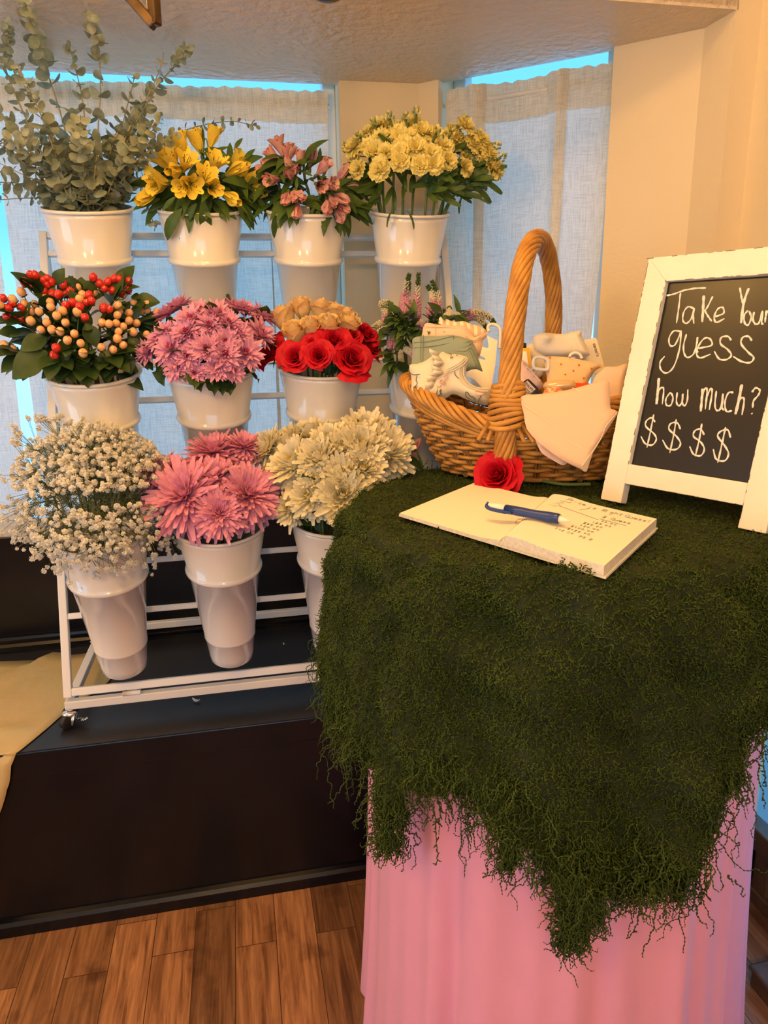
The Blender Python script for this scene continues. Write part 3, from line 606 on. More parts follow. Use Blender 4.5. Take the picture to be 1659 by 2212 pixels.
hump = lambda x: .0150 + .004 * math.exp(-((x - SP - .10) / .09) ** 2) - .017 * math.exp(-((x - SP) / .018) ** 2)
slab(0, SP + .005, lambda x: .0045 + .004 * math.exp(-((x - SP) / .05) ** 2), lambda x: .0018, name='end_page')
slab(SP, .992, lambda x: max(.004, hump(x)), lambda x: .0022, 40, name='page_block')
slab(-.004, 1.0, lambda x: .0018, lambda x: -.0012, name='cover')
GL = {'P': [[(0, 0), (.1, 1)], [(.1, 1), (.5, .95), (.5, .6), (.08, .5)]], 'r': [[(0, .55), (.05, 0)], [(.05, .35), (.2, .55), (.35, .5)]], 'i': [[(.1, .5), (.1, 0)], [(.12, .75), (.13, .8)]],
      'c': [[(.4, .5), (.15, .5), (.05, .2), (.2, 0), (.4, .08)]], 'e': [[(.05, .25), (.4, .3), (.3, .52), (.1, .45), (.05, .15), (.2, 0), (.42, .08)]], 's': [[(.35, .5), (.1, .48), (.1, .32), (.33, .2), (.25, 0), (.02, .05)]],
      'R': [[(.05, 0), (.1, 1)], [(.1, 1), (.5, .9), (.45, .6), (.08, .5), (.5, 0)]], 'g': [[(.4, .5), (.1, .48), (.1, .1), (.38, .15), (.4, .5), (.38, -.3), (.1, -.32)]], 'h': [[(.05, 1), (.05, 0)], [(.05, .35), (.25, .52), (.4, .4), (.4, 0)]],
      't': [[(.2, .9), (.2, .05), (.35, 0)], [(.02, .6), (.4, .62)]], 'G': [[(.55, .85), (.3, 1), (.05, .6), (.15, .05), (.5, .1), (.52, .42), (.3, .42)]], 'u': [[(.05, .5), (.08, .05), (.3, .02), (.4, .5), (.42, 0)]], '!': [[(.15, 1), (.12, .3)], [(.11, .06), (.12, 0)]],
      '$': [[(.45, .8), (.15, .85), (.12, .55), (.42, .4), (.35, .1), (.05, .15)], [(.28, 1), (.25, -.05)]], '.': [[(.08, .02), (.12, .05)]], '0': [[(.25, .7), (.05, .4), (.2, 0), (.42, .3), (.25, .7)]], '1': [[(.1, .55), (.25, .7), (.2, 0)]],
      '2': [[(.05, .55), (.3, .7), (.38, .5), (.05, 0), (.42, .02)]], '5': [[(.42, .7), (.12, .68), (.1, .4), (.38, .35), (.3, 0), (.05, .05)]], '7': [[(.05, .7), (.42, .7), (.15, 0)]], '8': [[(.25, .35), (.1, .55), (.25, .7), (.4, .55), (.1, .15), (.25, 0), (.42, .15), (.25, .35)]],
      '9': [[(.38, .55), (.15, .65), (.1, .42), (.38, .45), (.38, .6), (.3, 0)]]}
wr = MB(); pw = lambda x, y: bk(x, y, hump(x) + .0003)
def pen_line(pts, r=.00032):
    P = smooth_path(pts, max(6, 5 * len(pts))) if len(pts) > 2 else np.array(pts, float); wr.tube([pw(*p) for p in P], .00026, k=4)
def write(s, x, y, h, dirx, adv=.62, slope=0.0, r=.0006):
    """letters run along dirx (+1: towards the outer edge), rise towards larger y"""
    for ch in s:
        if ch in GL:
            for st in GL[ch]: pen_line([(x + dirx * a * h * .71, y + slope * (a * h) + b * h) for a, b in st], r)
        x += dirx * adv * h * .71 * (1 if ch != '.' else .6)
for sx_, s in ((.59, 'Price'), (.705, 'is'), (.765, 'Right'), (.872, 'Guess!')): write(s, sx_, .90 - (sx_ - .5) * .05, .056, 1, .50)
pen_line([(.690, .79), (.715, .88)]); pen_line([(.60, .74), (.80, .70)]); pen_line([(.52, .44), (.665, .42)]); pen_line([(.53, .33), (.69, .31)])
write('$ Guess', .80, .76, .05, 1, .52); pen_line([(.80, .725), (.92, .715)])
for i, (s, x) in enumerate((('75.00', .815), ('125.00', .79), ('$85.00', .765), ('150.00', .765), ('$100.00', .74), ('$125.00', .74), ('$92.00', .70))): write(s, x, .675 - i * .058, .036, 1, .62)
write('75.26', .81, .31, .04, 1)
for i, (x, y) in enumerate(((.56, .86), (.54, .81), (.54, .765), (.53, .72), (.51, .50), (.50, .42), (.50, .33))):      # names: only scribbled
    pen_line([(x + .011 * k, y + .012 * math.sin(k * 2.4 + i * 2)) for k in range(7)])
wr.build('handwriting', M['ink'], bt)

pz = TOP + .0275
pa, pb = on_z(1050, 1093, pz), on_z(1233, 1127, pz - .001); pd = unit(pb - pa); PLn = float(np.linalg.norm(pb - pa)); pb[2] = pa[2] = 0
pa = np.array([pa[0], pa[1], TOP + .0285]); pb = np.array([pb[0], pb[1], TOP + .0275]); pd = unit(pb - pa)
bt2 = thing('ballpoint_pen', 'navy blue click pen with white ends lying across the open book', 'pen', pa)
def lp(prof, name, m): MB().lathe([(r * 1.22, z * PLn) for r, z in prof], pa, k=24, ax=pd).build(name, m, bt2)
lp([(0, 0), (.0022, 0), (.0026, .008), (.0026, .04), (0, .04)], 'clicker', M['white_plastic'])
lp([(.0, .035), (.0040, .035), (.0052, .05), (.0055, .12), (.0055, .26), (0, .26)], 'upper_barrel', M['white_plastic'])
lp([(0, .25), (.0057, .25), (.0058, .4), (.0054, .6), (.0064, .76), (.0062, .86), (.0052, .88), (0, .88)], 'barrel', M['navy'])
lp([(0, .875), (.0048, .875), (.0026, .95), (.0010, .965), (.0006, 1.0), (0, 1.0)], 'tip', M['white_plastic'])
sd = unit(np.cross(pd, ZV)); sd = sd if sd @ (CAM - pa) > 0 else -sd
c = MB(); P = smooth_path([pa + pd * PLn * a + sd * b + ZV * h for a, b, h in ((.03, .001, .005), (.035, .0062, .001), (.10, .0078, -.0020), (.28, .0078, -.0025), (.35, .0062, -.0020))], 16)
c.tube(P, [.0022] * 4 + [.0030] * (len(P) - 8) + [.0022] * 4, k=10); c.build('clip', M['navy'], bt2)

# ================================================================== chalkboard sign
sf = on_z(1297, 1078, MZ + .004); sr = on_z(1592, 1140, MZ + .004); sx = unit(sr - sf); sb = np.array([-sx[1], sx[0], 0]); sb = sb if sb[1] > 0 else -sb
th_ = math.radians(13); su = ZV * math.cos(th_) + sb * math.sin(th_); sn = unit(np.cross(sx, su)); sn = sn if sn @ (CAM - sf) > 0 else -sn
SW, SH, FWD, FT = .284, .414, .041, .018
def sp(x, y, z=0.0): return sf + sx * x + su * y + sn * z
sg = thing('chalkboard_sign', 'white wooden easel chalkboard saying Take Your guess how much, standing on the moss', 'sign', sp(SW / 2, 0))
def frame_piece(poly, name):
    m = MB(); f = [sp(x, y, 0) for x, y in poly]; b = [sp(x, y, -FT) for x, y in poly]
    m.add(f + b, [(0, 1, 2, 3), (7, 6, 5, 4), (0, 4, 5, 1), (1, 5, 6, 2), (2, 6, 7, 3), (3, 7, 4, 0)]); return m.build(name, M['sign_wood'], sg, smooth=False, bevel=.0012)
frame_piece([(0, 0), (FWD, 0), (FWD, SH - FWD), (0, SH)], 'stile'); frame_piece([(SW - FWD, 0), (SW, 0), (SW, SH), (SW - FWD, SH - FWD)], 'stile')
frame_piece([(0, SH), (FWD, SH - FWD), (SW - FWD, SH - FWD), (SW, SH)], 'top_rail'); frame_piece([(FWD, .034), (SW - FWD, .034), (SW - FWD, .068), (FWD, .068)], 'bottom_rail')
wn = MB(); g2 = np.random.default_rng(3)
for (x0, y0, x1, y1, k) in ((.001, .0, .001, SH, 46), (FWD - .0007, .07, FWD - .0007, SH - FWD, 26), (0, SH - .001, SW, SH - .001, 16), (FWD, SH - FWD + .0008, SW - FWD, SH - FWD + .0008, 16), (FWD, .0345, SW - FWD, .0345, 14), (SW - FWD + .001, 0, SW - FWD + .001, SH - FWD, 22)):
    for _ in range(k):
        t = g2.uniform(0, 1); dx, dy = (x1 - x0), (y1 - y0); l = g2.uniform(.002, .014); d = unit([dx, dy, 0]); c_ = sp(x0 + dx * t, y0 + dy * t, .0001)
        v = sx * d[0] + su * d[1]; wn.box(c_, (l, g2.uniform(.0003, .0008), .0008), X=v, Y=unit(np.cross(sn, v)), Zv=sn)
wn.build('wear_stain', M['worn'], sg, smooth=False)['kind'] = 'stuff'
bd = MB(); bd.add([sp(x, y, -.009) for x, y in ((FWD - .004, .064), (SW - FWD + .004, .064), (SW - FWD + .004, SH - FWD + .004), (FWD - .004, SH - FWD + .004))] + [sp(x, y, -.013) for x, y in ((FWD - .004, .064), (SW - FWD + .004, .064), (SW - FWD + .004, SH - FWD + .004), (FWD - .004, SH - FWD + .004))], [(0, 1, 2, 3), (7, 6, 5, 4), (0, 4, 5, 1), (2, 6, 7, 3)])
bd.build('blackboard', M['slate'], sg, smooth=False)
el = MB(); el.bar(sp(SW / 2, SH - .06, -FT - .012), sp(SW / 2, SH - .06, -FT - .008) + sb * .10 - ZV * (sp(0, SH - .06)[2] - MZ), .03, .01, up=tuple(sx)); el.build('easel_leg', M['sign_wood'], sg, smooth=False)
ST_ = """650,450 700,440 770,415 850,400 928,397|748,430 735,540 720,645|842,540 800,530 770,570 765,625 790,645 825,610 843,540 838,600 842,648|915,450 910,540 903,638|908,450 904,540 898,636|975,455 935,535 912,562|920,560 945,600 968,632
988,600 1050,575 1045,535 1010,545 985,600 1000,638 1058,612|1165,395 1178,470 1188,510|1225,398 1190,500 1170,645|1230,398 1196,500 1177,645|1222,555 1195,590 1200,645 1225,655 1245,605 1230,558|1265,565 1258,620 1275,650 1300,640 1325,560 1318,635 1330,655|1350,555 1342,640|1346,595 1362,560 1385,560
752,702 700,700 668,750 675,800 710,795 745,720 752,705 740,830 700,950 650,995 610,970 605,920 637,876|790,720 770,800 775,860 800,885 840,860 862,790 868,742 860,820 872,850|868,822 965,800 955,755 915,752 872,810 862,865 890,888 960,862|1105,765 1080,737 1035,745 1030,790 1080,830 1105,870 1070,900 1020,895 985,842|1250,768 1225,737 1185,745 1175,790 1225,850 1262,885 1240,920 1180,915 1118,878
592,1030 585,1130 575,1215|600,1030 592,1130 583,1215|578,1150 610,1100 630,1110 620,1215|668,1140 645,1180 650,1220 680,1220 695,1170 680,1135 665,1145|725,1130 720,1200 740,1225 760,1190 765,1140 760,1200 775,1225 795,1190 800,1110
900,1105 895,1180 887,1265|906,1105 900,1180 893,1265|895,1175 920,1105 935,1120 922,1250|930,1165 960,1105 970,1130 950,1255|1000,1120 990,1220 1005,1258 1030,1240 1048,1140 1040,1230 1052,1258|1120,1132 1085,1135 1060,1200 1070,1262 1110,1260|1175,1075 1155,1180 1130,1285|1183,1075 1163,1180 1138,1285|1145,1220 1175,1170 1195,1185 1180,1290
1250,1130 1275,1100 1305,1115 1295,1150 1262,1190 1255,1240|1248,1276 1252,1284
570,1340 545,1310 510,1330 505,1370 560,1420 578,1460 550,1500 500,1490 470,1440|560,1285 540,1390 512,1520|748,1390 725,1345 680,1350 668,1390 720,1440 748,1490 720,1530 660,1525 622,1465|718,1320 700,1430 672,1558|915,1430 890,1390 850,1400 840,1440 890,1480 915,1530 890,1575 840,1565 812,1510|898,1350 880,1460 852,1580|1100,1450 1080,1395 1030,1405 1010,1440 1055,1500 1085,1560 1060,1610 1000,1600 978,1530|1065,1375 1040,1490 1010,1625"""
ck = MB(); q0 = sp(0, 0, -.0088)
for st in ST_.replace('\n', '|').split('|'):
    pts = [tuple(map(float, p.split(','))) for p in st.split()]
    P = np.array([on_plane(1240 + x / 3.253, 500 + y / 3.253, q0, sn) for x, y in pts]); P = smooth_path(P, 7 * len(P))
    r = .00135 if len(pts) > 2 else .0012
    T_, A_, B_ = frames(P); sdv = np.cross(T_, sn); sdv /= np.linalg.norm(sdv, axis=1)[:, None]
    wv = r * (1 + .22 * np.sin(np.arange(len(P)) * .9))[:, None]; wv[0] *= .6; wv[-1] *= .6
    top = np.stack([P - sdv * wv, P + sn * .0004, P + sdv * wv], 1); ck.grid(top)
ck.build('chalk_lettering', M['chalk'], sg)
# ================================================================== wicker basket
from mathutils.geometry import delaunay_2d_cdt
BC = np.array([.297, 1.455, MZ + .006]); be = math.radians(-18); BA = np.array([math.cos(be), math.sin(be), 0]); BB = np.array([-BA[1], BA[0], 0])
def bp(a, b, z): return BC + BA * a + BB * b + ZV * z
def rimz(t): return .114 + .078 * np.abs(np.cos(t)) ** 1.5
def bsurf(t, z, out=0.0):
    q = np.clip(z / .19, 0, 1.1) ** .75; q2 = np.clip(z / .12, 0, 1.2) ** .75
    ra = .165 + .088 * q + out; rb = .098 + .052 * np.minimum(q2, 1 + .12 * q) + out
    t = np.asarray(t, float); return BC + (ra * np.cos(t))[..., None] * BA + (rb * np.sin(t))[..., None] * BB + np.asarray(z + 0 * t)[..., None] * ZV
bkt = thing('wicker_basket', 'honey coloured wicker gift basket with a tall twisted handle on the moss', 'basket', BC)
NS = 34; wv = MB(); sk = MB(); gw = np.random.default_rng(9)
for i in range(NS):
    t = 2 * PI * (i + .5) / NS
    for dt in (-.018, .018):
        z = np.linspace(.0, rimz(t) - .01, 9); sk.tube(bsurf(np.full(9, t + dt), z), .0034, k=6)
sk.build('stakes', M['wicker_dark'], bkt)
row = 0; z = .005
while z < .175:
    t = np.linspace(0, 2 * PI, 341)[:-1] ; ok = rimz(t) - .026 > z
    zz = z + .0016 * np.sin(t * 5 + row) + .0010 * np.sin(t * NS / 2 + row * 1.7)
    o = .0052 * np.sin(t * NS / 2 + PI * row) + .0012
    P = bsurf(t, zz); er = (np.cos(t)[:, None] * BA + np.sin(t)[:, None] * BB); P = P + er * o[:, None]
    if ok.all(): wv.tube(P, .0042 + .0006 * np.sin(t * 3 + row), k=7, closed=True)
    else:
        idx = np.flatnonzero(ok); br = np.flatnonzero(np.diff(idx) > 1); segs = np.split(idx, br + 1)
        if ok[0] and ok[-1] and len(segs) > 1: segs = [np.concatenate([segs[-1], segs[0]])] + segs[1:-1]
        for s in segs:
            if len(s) > 3: wv.tube(P[s], .0042 + .0006 * np.sin(t[s] * 3 + row), k=7)
    row += 1; z += .0098
wv.build('woven_side', M['wicker'], bkt)
bo = MB(); tt_ = np.linspace(0, 2 * PI, 60, endpoint=False); rr_ = np.linspace(0, 1, 6); bo.grid(np.stack([BC + (.163 * r * np.cos(tt_))[:, None] * BA + (.096 * r * np.sin(tt_))[:, None] * BB + ZV * .004 for r in rr_], 1), cu=True); bo.build('bottom', M['wicker_dark'], bkt)
br = MB(); t = np.linspace(0, 2 * PI, 420, endpoint=False); rc = bsurf(t, rimz(t) - .006, .004)
T_, A_, B_ = frames(rc); er = np.cos(t)[:, None] * BA + np.sin(t)[:, None] * BB; ez = np.cross(T_, er); ez /= np.linalg.norm(ez, axis=1)[:, None]
for k in range(6):
    ph = t * 11 + k * 2 * PI / 6; br.tube(rc + er * (.0095 * np.cos(ph))[:, None] + ez * (.0115 * np.sin(ph))[:, None], .0050, k=8, closed=True)
for k in range(3):
    ph = t * 5 + k * 2.1; br.tube(bsurf(t, rimz(t) - .026 - .005 * k + .003 * np.sin(ph), .006), .0046, k=7, closed=True)
br.build('braided_rim', M['wicker'], bkt)
hp = smooth_path([bp(-.022, -.150, .055), bp(-.021, -.158, .12), bp(-.016, -.160, .22), bp(-.010, -.150, .32), bp(-.004, -.115, .400), bp(.004, -.045, .446), bp(.014, .03, .452), bp(.024, .10, .412), bp(.032, .138, .33), bp(.030, .150, .22), bp(.020, .148, .08)], 220)
T_, A_, B_ = frames(hp); s = np.concatenate([[0], np.cumsum(np.linalg.norm(np.diff(hp, axis=0), axis=1))]); hm = MB()
wd = np.interp(s, [0, .1, s[-1] * .5, s[-1] - .1, s[-1]], [.0165, .0155, .0130, .0125, .0135])
for k in range(11):
    ph = s * 24 + 2 * PI * k / 11; hm.tube(hp + A_ * (wd * np.cos(ph))[:, None] + B_ * (wd * np.sin(ph))[:, None], .0050 + .0004 * math.sin(k * 4), k=8)
hm.tube(hp, .0115, k=10); hm.build('handle', M['wicker'], bkt)
for e, nm in ((0, 'front'), (-1, 'back')):
    wm = MB(); a = np.linspace(0, 2 * PI, 40, endpoint=False); b0 = -.152 if e == 0 else .149
    for i in range(9):
        zc = .118 + i * .0088; r = .036 - .0012 * i; P = np.stack([bp(-.020 + r * math.cos(q), b0 + (r * .8) * math.sin(q), zc + .0045 * math.sin(q + 1.2 + i * .2) + .003 * math.cos(2 * q + i)) for q in a]); wm.tube(P, .0052, k=8, closed=True)
    for q in np.linspace(-.9, .9, 6): wm.tube([bp(-.020 + .034 * math.sin(q) * 1.1, b0 + (-.022 if e == 0 else .02), .124), bp(-.020 + .034 * math.sin(q) * 1.9, b0 + (-.012 if e == 0 else .01), .090)], .0042, k=7)
    wm.build('handle_wrap', M['wicker'], bkt)

# ================================================================== what lies in the basket
def inside(pt, poly):
    x, y = pt; c = False; n = len(poly)
    for i in range(n):
        (x1, y1), (x2, y2) = poly[i], poly[i - 1]
        if (y1 > y) != (y2 > y) and x < (x2 - x1) * (y - y1) / (y2 - y1) + x1: c = not c
    return c
class Sheet:
    """a frame on a real plane in the basket; px() turns a photo point into plane coordinates"""
    def __init__(s, p0, n): s.p0 = np.asarray(p0, float); s.n = unit(n); s.x = unit(np.cross(ZV, s.n)); s.y = np.cross(s.n, s.x)
    def px(s, x, y): p = on_plane(x, y, s.p0, s.n) - s.p0; return (float(p @ s.x), float(p @ s.y))
    def w(s, x, y, h=0.0): return s.p0 + s.x * x + s.y * y + s.n * h
def puff(sh, outline, T, step=.006, fold=0.0, ff=(60, 40), seed=0, smoothn=4, back=.35, edge=1.2, ribs=None):
    P = [tuple(q) for q in (smooth_path(outline, smoothn * len(outline), closed=True) if smoothn else np.array(outline))]
    ar = np.array(P); lo, hi = ar.min(0), ar.max(0); pts = list(P); sg_a = ar; sg_b = np.roll(ar, -1, 0)
    def dist(p):
        ab = sg_b - sg_a; tt = np.clip(((p - sg_a) * ab).sum(1) / np.maximum(1e-12, (ab ** 2).sum(1)), 0, 1); return float(np.sqrt((((sg_a + ab * tt[:, None]) - p) ** 2).sum(1)).min())
    for i, x in enumerate(np.arange(lo[0], hi[0], step)):
        for y in np.arange(lo[1] + (step / 2 if i % 2 else 0), hi[1], step):
            if inside((x, y), P) and dist(np.array([x, y])) > step * .45: pts.append((x, y))
    v, e, f, *_ = delaunay_2d_cdt([Vector(p) for p in pts], [(i, (i + 1) % len(P)) for i in range(len(P))], [], 1, 1e-6)
    g = np.random.default_rng(seed); ph = g.uniform(0, 6, 4); V = np.array([[a.x, a.y] for a in v]); top = []; bot = []
    for p in V:
        d = dist(p); q = min(1, d / (T * edge)); k = math.sqrt(max(0, 1 - (1 - q) ** 2))
        h = T * k + k * fold * (math.sin(p[0] * ff[0] + ph[0] + 2 * math.sin(p[1] * ff[1] * .5 + ph[1])) + .6 * math.sin(p[1] * ff[1] + p[0] * ff[0] * .7 + ph[2]))
        if ribs: h += ribs(p[0], p[1]) * k
        top.append(sh.w(p[0], p[1], h)); bot.append(sh.w(p[0], p[1], -T * back * k))
    m = MB(); F3 = np.array([list(t) for t in f if len(t) == 3]); m.add(top, T=F3); m.add(bot, T=F3[:, ::-1]); return m
def C6(pts): return [(880 + x / 6.9125, 660 + y / 6.9125) for x, y in pts]
def C7(pts): return [(1100 + x / 6.381, 690 + y / 6.381) for x, y in pts]
def line(mb, sh, pts, h, r, flat=False):
    P = np.array([sh.w(*sh.px(*p), h) for p in pts]); P = smooth_path(P, 6 * len(P)) if len(P) > 2 else P; mb.tube(P, r, k=5)
def cloth(name, r, g, b, **k): return mat(name, (r, g, b), .9, sheen=.3, bump=(420, .35, .0015), **k)
KN = {'cream': cloth('cream_cotton', .78, .71, .54), 'sage': cloth('sage_cotton', .30, .36, .27), 'peach': cloth('peach_cotton', .90, .62, .42), 'sock': cloth('fluffy_cream_knit', .86, .77, .58),
      'bib': cloth('peach_muslin', .93, .64, .33), 'muslin': cloth('apricot_muslin', .92, .66, .46, trans=.15), 'pinkcheck': cloth('pale_pink_cotton', .88, .60, .50)}
KN['card'] = mat('cream_card', (.90, .80, .62), .6); KN['print'] = mat('grey_green_print', (.10, .13, .10), .8); KN['rose'] = mat('soft_pink_print', (.80, .40, .33), .8)
def stripe_mat():
    m = mat('striped_cotton', (.9, .8, .6), .9, bump=(420, .35, .0015)); nd = m.node_tree.nodes; L = m.node_tree.links
    tc = nd.new('ShaderNodeTexCoord'); wv_ = nd.new('ShaderNodeTexWave'); wv_.inputs['Scale'].default_value = 22; wv_.bands_direction = 'X'; wv_.inputs['Distortion'].default_value = .6
    r = nd.new('ShaderNodeValToRGB'); r.color_ramp.elements[0].position = .48; r.color_ramp.elements[1].position = .54; r.color_ramp.elements[0].color = (.90, .55, .33, 1); r.color_ramp.elements[1].color = (.92, .85, .66, 1)
    L.new(tc.outputs['Object'], wv_.inputs['Vector']); L.new(wv_.outputs['Fac'], r.inputs[0]); L.new(r.outputs[0], nd['Principled BSDF'].inputs['Base Color']); return m
face = unit(unit(CAM - BC) * [1, 1, 0] + ZV * .22)
def sheet(a, b, z, n=face): return Sheet(bp(a, b, z), n)
G_ = 'folded baby bodysuits in the basket'
# striped, peach, sage, cream bodysuits from the back of the basket forward, and the cards they hang on
sh = sheet(-.08, .045, .2); o = puff(sh, [sh.px(*p) for p in C6([(450, 300), (470, 200), (505, 165), (560, 190), (700, 240), (840, 235), (930, 265), (1000, 290), (1090, 310), (1190, 390), (1130, 500), (1000, 520), (800, 500), (460, 480)])], .011, fold=.0012).build('baby_bodysuit', stripe_mat(), loc=sh.p0)
tag(o, 'peach and cream striped baby bodysuit, rearmost of the clothes in the basket', 'baby clothes', G_)
sh = sheet(-.085, .018, .17); root = puff(sh, [sh.px(*p) for p in C6([(255, 280), (460, 285), (700, 300), (880, 310), (960, 420), (1010, 470), (1110, 430), (1200, 395), (1170, 480), (1130, 520), (1120, 640), (1085, 745), (1040, 760), (900, 720), (600, 620), (250, 600)])], .011, fold=.0012, seed=2).build('baby_bodysuit', KN['peach'], loc=sh.p0)
tag(root, 'plain peach baby bodysuit folded over the sage green one', 'baby clothes', G_)
m = MB(); [line(m, sh, C6(q), .0112, .0008) for q in ([(880, 470), (1000, 540), (1090, 480), (1180, 400)], [(890, 500), (1010, 560), (1110, 500), (1185, 430)], [(260, 330), (460, 340), (700, 350), (880, 370)], [(425, 290), (430, 460)])]; m.build('neckline', KN['peach'], root)
sh = sheet(-.08, -.012, .15); root = puff(sh, [sh.px(*p) for p in C6([(90, 485), (300, 452), (480, 455), (660, 440), (850, 480), (985, 560), (1060, 780), (1122, 990), (1020, 975), (900, 980), (700, 1000), (60, 1000), (65, 850), (78, 640)])], .012, fold=.0012, seed=3).build('baby_bodysuit', KN['sage'], loc=sh.p0)
tag(root, 'sage green baby bodysuit between the peach and the flower printed ones', 'baby clothes', G_)
m = MB(); [line(m, sh, C6(q), .0122, .0007) for q in ([(700, 600), (830, 590), (920, 550), (985, 545)], [(700, 640), (850, 640), (950, 590), (985, 560)], [(690, 690), (860, 700), (960, 640)], [(700, 470), (690, 690)], [(250, 460), (240, 850)], [(215, 460), (205, 850)], [(110, 570), (400, 540), (700, 470)], [(110, 650), (400, 620), (690, 570)], [(920, 650), (1000, 820), (1060, 960)], [(960, 640), (1040, 800), (1100, 960)])]; m.build('seams', mat('sage_seam', (.24, .29, .21), .9), root)
sh = sheet(-.07, -.075, .125); root = puff(sh, [sh.px(*p) for p in C6([(35, 890), (150, 868), (270, 825), (385, 745), (440, 765), (520, 690), (610, 725), (740, 725), (880, 765), (912, 815), (882, 930), (872, 1060), (940, 1160), (1060, 1220), (1215, 1240), (1205, 1480), (950, 1430), (700, 1325), (560, 1390), (390, 1430), (220, 1440), (70, 1370), (20, 1290), (60, 1150), (45, 1000)])], .018, fold=.0028, ff=(75, 50), seed=4).build('baby_bodysuit', KN['cream'], loc=sh.p0)
tag(root, 'cream baby bodysuit with a frill and grey green flower print, foremost in the basket', 'baby clothes', G_)
m = MB()
for q in ([(600, 975), (700, 930), (800, 870), (890, 780)], [(590, 1010), (700, 960), (820, 890), (905, 800)], [(585, 1030), (720, 985), (850, 905), (910, 830)]): line(m, sh, C6(q), .0184, .0010)
for q in ([(790, 950), (790, 1080), (850, 1180), (960, 1250), (1100, 1290), (1210, 1300)], [(860, 930), (850, 1050), (910, 1160), (1010, 1230), (1120, 1260), (1210, 1265)]): line(m, sh, C6(q), .0178, .0011)
m.build('neckband', KN['cream'], root)
fr = MB(); Pf = smooth_path(np.array([sh.w(*sh.px(*p), .0185) for p in C6([(470, 720), (500, 800), (560, 880), (500, 950), (560, 1020), (470, 1090), (430, 1170), (400, 1280)])]), 60); k = np.arange(len(Pf))[:, None]
offs = sh.x * -.016 + sh.y * .003; fr.grid(np.stack([Pf + sh.n * .001, Pf + offs * .5 + sh.n * (.007 + .004 * np.sin(k * .75)), Pf + offs + sh.n * (.006 + .007 * np.sin(k * .75)) + sh.y * .003 * np.cos(k * .75)], 1)); fr.build('frill', KN['cream'], root, solid=.0012)
m = MB(); [line(m, sh, C6(q), .0182, .0008) for q in ([(50, 1020), (110, 1055), (200, 1050), (275, 1060)], [(165, 1065), (150, 1130), (165, 1190), (125, 1240), (180, 1225), (220, 1150), (200, 1085)], [(270, 1270), (300, 1290), (340, 1290)], [(400, 1320), (440, 1390), (460, 1300), (475, 1215)], [(440, 1390), (500, 1350), (530, 1340), (500, 1300), (520, 1275), (505, 1350)], [(340, 1340), (335, 1380), (360, 1405)], [(720, 1010), (730, 1060), (780, 1110)], [(735, 980), (770, 950)], [(640, 740), (670, 760), (660, 810), (700, 790)], [(740, 760), (765, 770)], [(880, 1310), (885, 1370), (930, 1410), (1030, 1462), (1000, 1390), (950, 1370), (910, 1315), (880, 1310)], [(1110, 1360), (1085, 1410), (1060, 1470)], [(60, 1200), (75, 1250)])]; m.build('leaf_print', KN['print'], root)
m = MB(); [line(m, sh, C6(q), .0184, .0009) for q in ([(560, 1085), (600, 1050), (620, 1090), (585, 1115), (560, 1150), (520, 1130), (500, 1170), (550, 1175), (560, 1140)], [(540, 1195), (590, 1180), (575, 1210)], [(1030, 1300), (1025, 1330), (1080, 1360), (1150, 1335), (1140, 1310), (1030, 1300)], [(470, 1220), (500, 1240), (520, 1200)])]; m.build('flower_print', KN['rose'], root)
sh = sheet(-.03, -.03, .14); cd_ = puff(sh, [sh.px(*p) for p in C6([(1190, 450), (1345, 522), (1310, 900), (1245, 1260), (1150, 1260), (1000, 1100), (880, 1060), (900, 985), (960, 955), (1030, 950), (1130, 995), (1060, 790), (1165, 815), (1160, 785), (1085, 745), (1120, 610), (1190, 640), (1215, 610)])], .0018, step=.012, smoothn=0, edge=.5).build('hanger_card', KN['card'], loc=sh.p0)
tag(cd_, 'cream cardboard hanger beside the bodysuits, next to the basket handle', 'card')
sh = sheet(-.02, .03, .2); m = MB(); P = smooth_path(np.array([sh.w(*sh.px(*p)) for p in C6([(1225, 385), (1205, 345), (1215, 300), (1270, 280), (1340, 300), (1385, 350), (1390, 470), (1380, 640)])]), 30); m.tube(P, .0036, k=10)
tag(m.build('clothes_hanger', M['white_plastic'], loc=sh.p0), 'white plastic hanger hook poking up beside the basket handle', 'hanger')
# right-hand half: socks on their card, teether, bib, packs
sh = sheet(.13, .055, .185); root = puff(sh, [sh.px(*p) for p in C7([(1040, 280), (1190, 250), (1215, 300), (1310, 650), (1260, 760), (1000, 760), (900, 500)])], .0016, step=.012, smoothn=0, edge=.5).build('sock_card', KN['card'], loc=sh.p0); tag(root, "cream card behind the socks with the word carter's", 'card')
def text(body, size, sh_, at, ang, h, m_, parent, name='lettering', bold=0.0):
    cu = bpy.data.curves.new(name, 'FONT'); cu.body = body; cu.size = size; cu.align_x = 'CENTER'; cu.align_y = 'CENTER'; cu.offset = bold; cu.resolution_u = 3
    t = bpy.data.objects.new(name, cu); COL.objects.link(t); bpy.context.view_layer.update()
    me = bpy.data.meshes.new_from_object(t.evaluated_get(bpy.context.evaluated_depsgraph_get())); bpy.data.objects.remove(t); me.materials.clear(); me.materials.append(m_)
    o = link(name, me, parent); X = sh_.x * math.cos(ang) + sh_.y * math.sin(ang); Y = np.cross(sh_.n, X); p = sh_.w(*at, h) - np.array(WL[parent.name])
    o.matrix_local = Matrix(((X[0], Y[0], sh_.n[0], p[0]), (X[1], Y[1], sh_.n[1], p[1]), (X[2], Y[2], sh_.n[2], p[2]), (0, 0, 0, 1))); return o
grey = mat('grey_ink', (.12, .10, .09), .7); text("carter's", .0092, sh, sh.px(*C7([(1195, 422)])[0]), math.radians(-72), .0022, grey, root, bold=.0001)
GS = 'fluffy cream baby socks in the basket'
